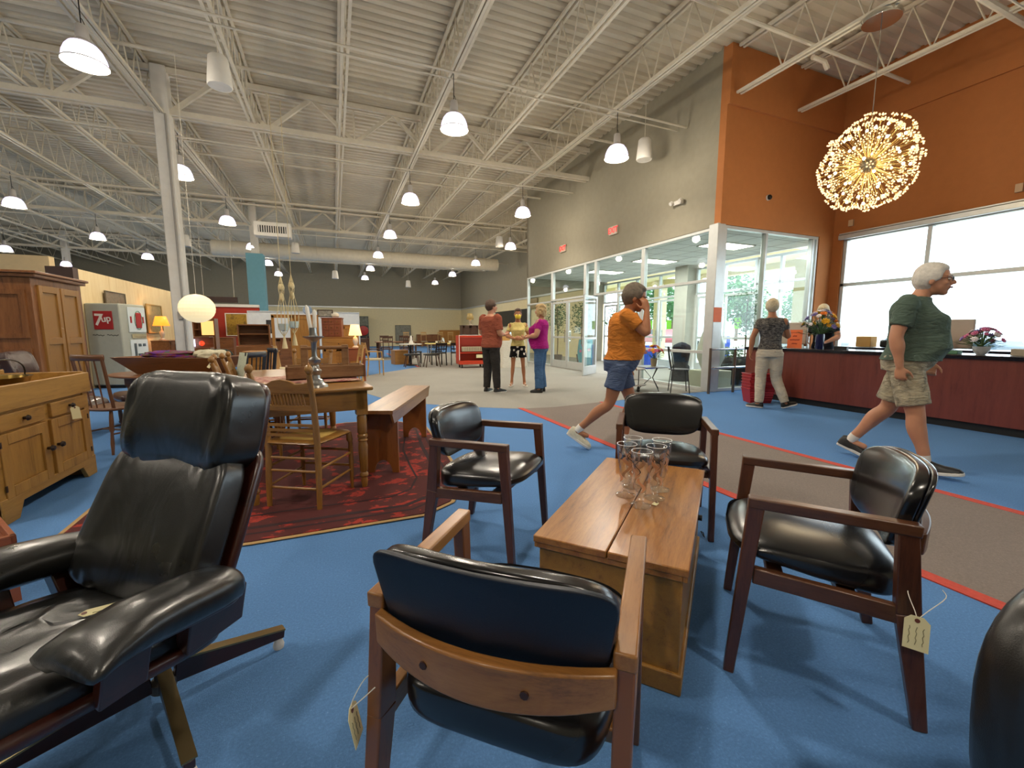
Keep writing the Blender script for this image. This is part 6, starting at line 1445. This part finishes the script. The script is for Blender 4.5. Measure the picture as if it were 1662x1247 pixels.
t=thing('dinette_table','yellow-topped dinette table left of the orange-red cart','table',(3.65,15.6,.003)); mb=MB(); mb.b2(-.55,.55,-.4,.4,.73,.765); mb.build('tabletop',plain('top_yellow','c8b060',.35),t,bevel=.01)
for x in (-.48,.48):
    for y in (-.33,.33): mb=MB(); mb.tube([(x,y,0),(x*.9,y*.9,.73)],.015,7); mb.build('leg',m_chrome,t)
dk=None
for (x,y,rz,lab) in ((3.4,14.95,10,'black-seated metal dinette chair at the near left of the yellow table'),(4.05,14.95,-15,'black-seated metal dinette chair at the near right of the yellow table'),(2.78,16.1,-95,'black-seated metal dinette chair at the left end of the yellow table'),(3.6,16.4,180,'black-seated metal dinette chair behind the yellow table')):
    if dk is None: dk=sidechair('dinette_chair',lab,(x,y,.003),rz,m_dkmetal,m_black,group='dinette chairs at the yellow table',h=.8)
    else: dup(dk,lab,(x,y,.003),rz)
for k,(x,lab) in enumerate(((3.45,'white cup on the yellow dinette table, left of the coffee pot'),(3.95,'white cup on the yellow dinette table, right of the coffee pot'))):
    mb=MB(); mb.lathe([(0,0),(.035,0),(.045,.08),(.04,.08),(.03,.01),(0,.01)],n=14); o=mb.build('cup',m_white); o.location=(x,15.5,.769); tag(o,lab,'cup')
mb=MB(); mb.lathe([(0,0),(.06,0),(.07,.1),(.04,.17),(.045,.19),(0,.2)],n=14); o=mb.build('coffee_pot',m_chrome); o.location=(3.7,15.55,.769); tag(o,'chrome coffee pot on the yellow dinette table','coffee pot')
# orange-red cart
t=thing('record_cart','orange-red wheeled bin cart with white trim left of the man in brick red','cart',(4.2,13.65,.003),-4)
m_or=plain('cart_orange','c43c1e',.4)
mb=MB(); mb.b2(-.46,.46,.15,.30,.12,1.06); mb.b2(-.46,.46,-.28,.30,.12,.24); mb.b2(-.46,-.43,-.28,.3,.24,1.06); mb.b2(.43,.46,-.28,.3,.24,1.06); mb.b2(-.43,.43,-.28,.28,.48,.51); mb.build('body',m_or,t,bevel=.006)
mb=MB(); mb.tube([(-.46,-.29,.26),(-.46,-.29,1.07),(.46,-.29,1.07),(.46,-.29,.26)],.014,6); mb.build('white_trim',m_white,t)
mb=MB(); mb.b2(-.38,.40,-.30,-.27,.55,.70); mb.build('slatted_panel',plain('panel_pale','c8bca0',.5),t); mb=MB(); 
for i in range(14): mb.b2(-.36+i*.053,-.34+i*.053,-.31,-.30,.565,.685)
mb.build('slats',plain('slat_dark','7a6a58',.6),t)
mb=MB(); mb.b2(.1,.38,-.295,-.28,.33,.44); mb.build('price_card',m_tag,t); mb=MB(); mb.b2(-.43,.43,-.1,.14,.51,1.0); mb.build('inner_back',plain('cart_inner','8c2410',.6),t)
for x in (-.36,.36):
    for y in (-.2,.2): mb=MB(); mb.lathe([(0,-.02),(.06,-.02),(.06,.02),(0,.02)],(x,y,.06),14,RY_(90)); mb.build('wheel',m_black,t)
# white cloth-draped table
t=thing('draped_table','table under a long white cloth between the man in red and the masked woman','table',(5.42,13.4,.003)); mb=MB(); 
rings=[]
for z,k in ((0.0,1.12),(.3,1.05),(.6,1.01),(.86,1.0),(.89,.98)):
    rg=[]
    for i in range(48): a=2*PI*i/48; s_=(1+.05*(1-z)*math.sin(a*9)); rg.append(V((.55*k*s_*math.copysign(abs(math.cos(a))**.5,math.cos(a)),.38*k*s_*math.copysign(abs(math.sin(a))**.5,math.sin(a)),z)))
    rings.append(rg)
mb.loft(rings); mb.build('cloth',clothmat('cloth_white','d0c8ba',.03),t,ang=80)
smallbox('cardboard_carton','brown carton on the white-draped table','box',(5.25,13.4,.895),(.35,.3,.22),MATS['cardboard'],10)
t=thing('small_television','small tabletop screen glowing pale blue on the draped table','screen',(5.6,13.55,.895)); mb=MB(); mb.b2(-.14,.14,-.03,.03,.2,.48); mb.b2(-.05,.05,-.03,.03,0,.2); mb.build('casing',m_white,t,bevel=.01); mb=MB(); mb.b2(-.12,.12,-.034,-.03,.23,.46); mb.build('screen',emit('screen_glow','b8d4e8',1.2),t)
casework('dark_cabinet','dark tall cabinet behind the orange-red cart','cabinet',(5.3,17.5,.003),0,.7,.4,1.45,m_dkw,doors=2)
lamp_table('table lamp with a tan shade on the dark cabinet behind the cart',(5.35,17.5,1.455),'9c8450',.5,.16,st=.25)
# back and side wall items
frame_pic('wall_panel','large black panel hanging on the far right wall behind the group',(10.14,24.5,2.0),-90,5.5,.95,['1a1c1c','24282a'],'2a2a28',fw=.02,cat='panel')
frame_pic('wall_panel','tan square panel on the far right wall above the masked woman',(10.14,21.3,2.72),-90,.95,.55,['a8906a','b8a078'],'a08860',fw=.02,cat='panel')
frame_pic('wall_art','grey framed artwork on the cream back wall above the dining chairs',(5.25,35.93,.95),0,1.25,1.5,['6a6a60','8a8a7c','4c4c48'],'50504a',cat='wall art')
t=thing('arcade_machine','tall dark arcade-style machine with a red round panel against the back wall','machine',(2.1,34.9,0)); mb=MB(); mb.b2(-.4,.4,0,.5,0,2.35); mb.build('cabinet',plain('machine_green','38443e',.5,var=.3,vs=4),t,bevel=.02); mb=MB(); mb.lathe([(0,0),(.38,0),(.36,.1),(0,.14)],(0,0,1.25),20,RX_(90)); mb.build('red_panel',plain('machine_red','a8241e',.4),t); mb=MB(); mb.b2(-.38,.38,-.04,0,1.65,2.3); mb.build('picture_panel',plain('machine_grey','6a6c60',.6,var=.4,vs=6),t); mb=MB(); mb.b2(-.38,.38,-.45,0,0,.85); mb.build('console',m_black,t,bevel=.03)
casework('far_sideboard','long brown sideboard against the back wall','sideboard',(7.2,35.4,0),0,1.9,.5,.95,m_brx,doors=3)
casework('far_headboard','tan spindle headboard leaning at the back wall behind the cart','headboard',(9.1,35.5,0),0,1.9,.15,1.3,m_amberx)
dk=None
for k,x in enumerate((5.0,6.3,7.6,8.4)):
    lab='high-backed chair in the far row before the back wall, %s from the left'%['first','second','third','fourth'][k]
    if dk is None: dk=sidechair('high_back_chair',lab,(x,32.5,.003),180,m_lt,m_cr,group='chairs in the far row',h=1.15)
    else: dup(dk,lab,(x,32.5,.003),180)
# shop furniture far left middle so the blue floor is not bare
casework('far_dresser','dark brown dresser in the distance left of the blue column','dresser',(-3.6,16.9,0),0,1.0,.45,1.0,m_brx,drawers=[(.08,.35,2),(.38,.65,2),(.68,.93,2)])
casework('far_cabinet','brown cabinet in the distance right of the blue column','cabinet',(-1.6,15.2,0),0,.8,.45,1.0,m_brx,doors=2)
casework('far_table_unit','dark low unit behind the wardrobe','cabinet',(.9,22.5,0),0,1.4,.5,.85,m_dkw,doors=2)
# ============================================================ CAMERA, WORLD, RENDER LOOK
cam=bpy.data.cameras.new('camera'); co=bpy.data.objects.new('camera',cam); COL.objects.link(co)
co.location=(0,0,CH); co.rotation_euler=(PI/2-PIT,0,-YAW); cam.sensor_fit='HORIZONTAL'; cam.sensor_width=36; cam.lens=F/1662*36; cam.clip_start=.02; cam.clip_end=500
S.camera=co
w=bpy.data.worlds.new('sky'); S.world=w; w.use_nodes=True; nt=w.node_tree; bg=nt.nodes['Background']
bg.inputs['Color'].default_value=lin('e8f1ff'); bg.inputs['Strength'].default_value=SKYW
sun=light('SUN','sun',(0,0,20),SUNW,(1,.96,.9),rot=(R(35),0,R(70))); sun.data.angle=R(1)
S.view_settings.view_transform='Standard'; S.view_settings.look='None'; S.view_settings.gamma=1; S.view_settings.use_curve_mapping=False
S.view_settings.exposure=EXPO
cy=S.cycles; cy.use_denoising=True
try: cy.denoiser='OPENIMAGEDENOISE'
except Exception: pass
cy.max_bounces=7; cy.diffuse_bounces=4; cy.glossy_bounces=3; cy.transmission_bounces=6; cy.transparent_max_bounces=16; cy.caustics_reflective=False; cy.caustics_refractive=False; cy.sample_clamp_indirect=8
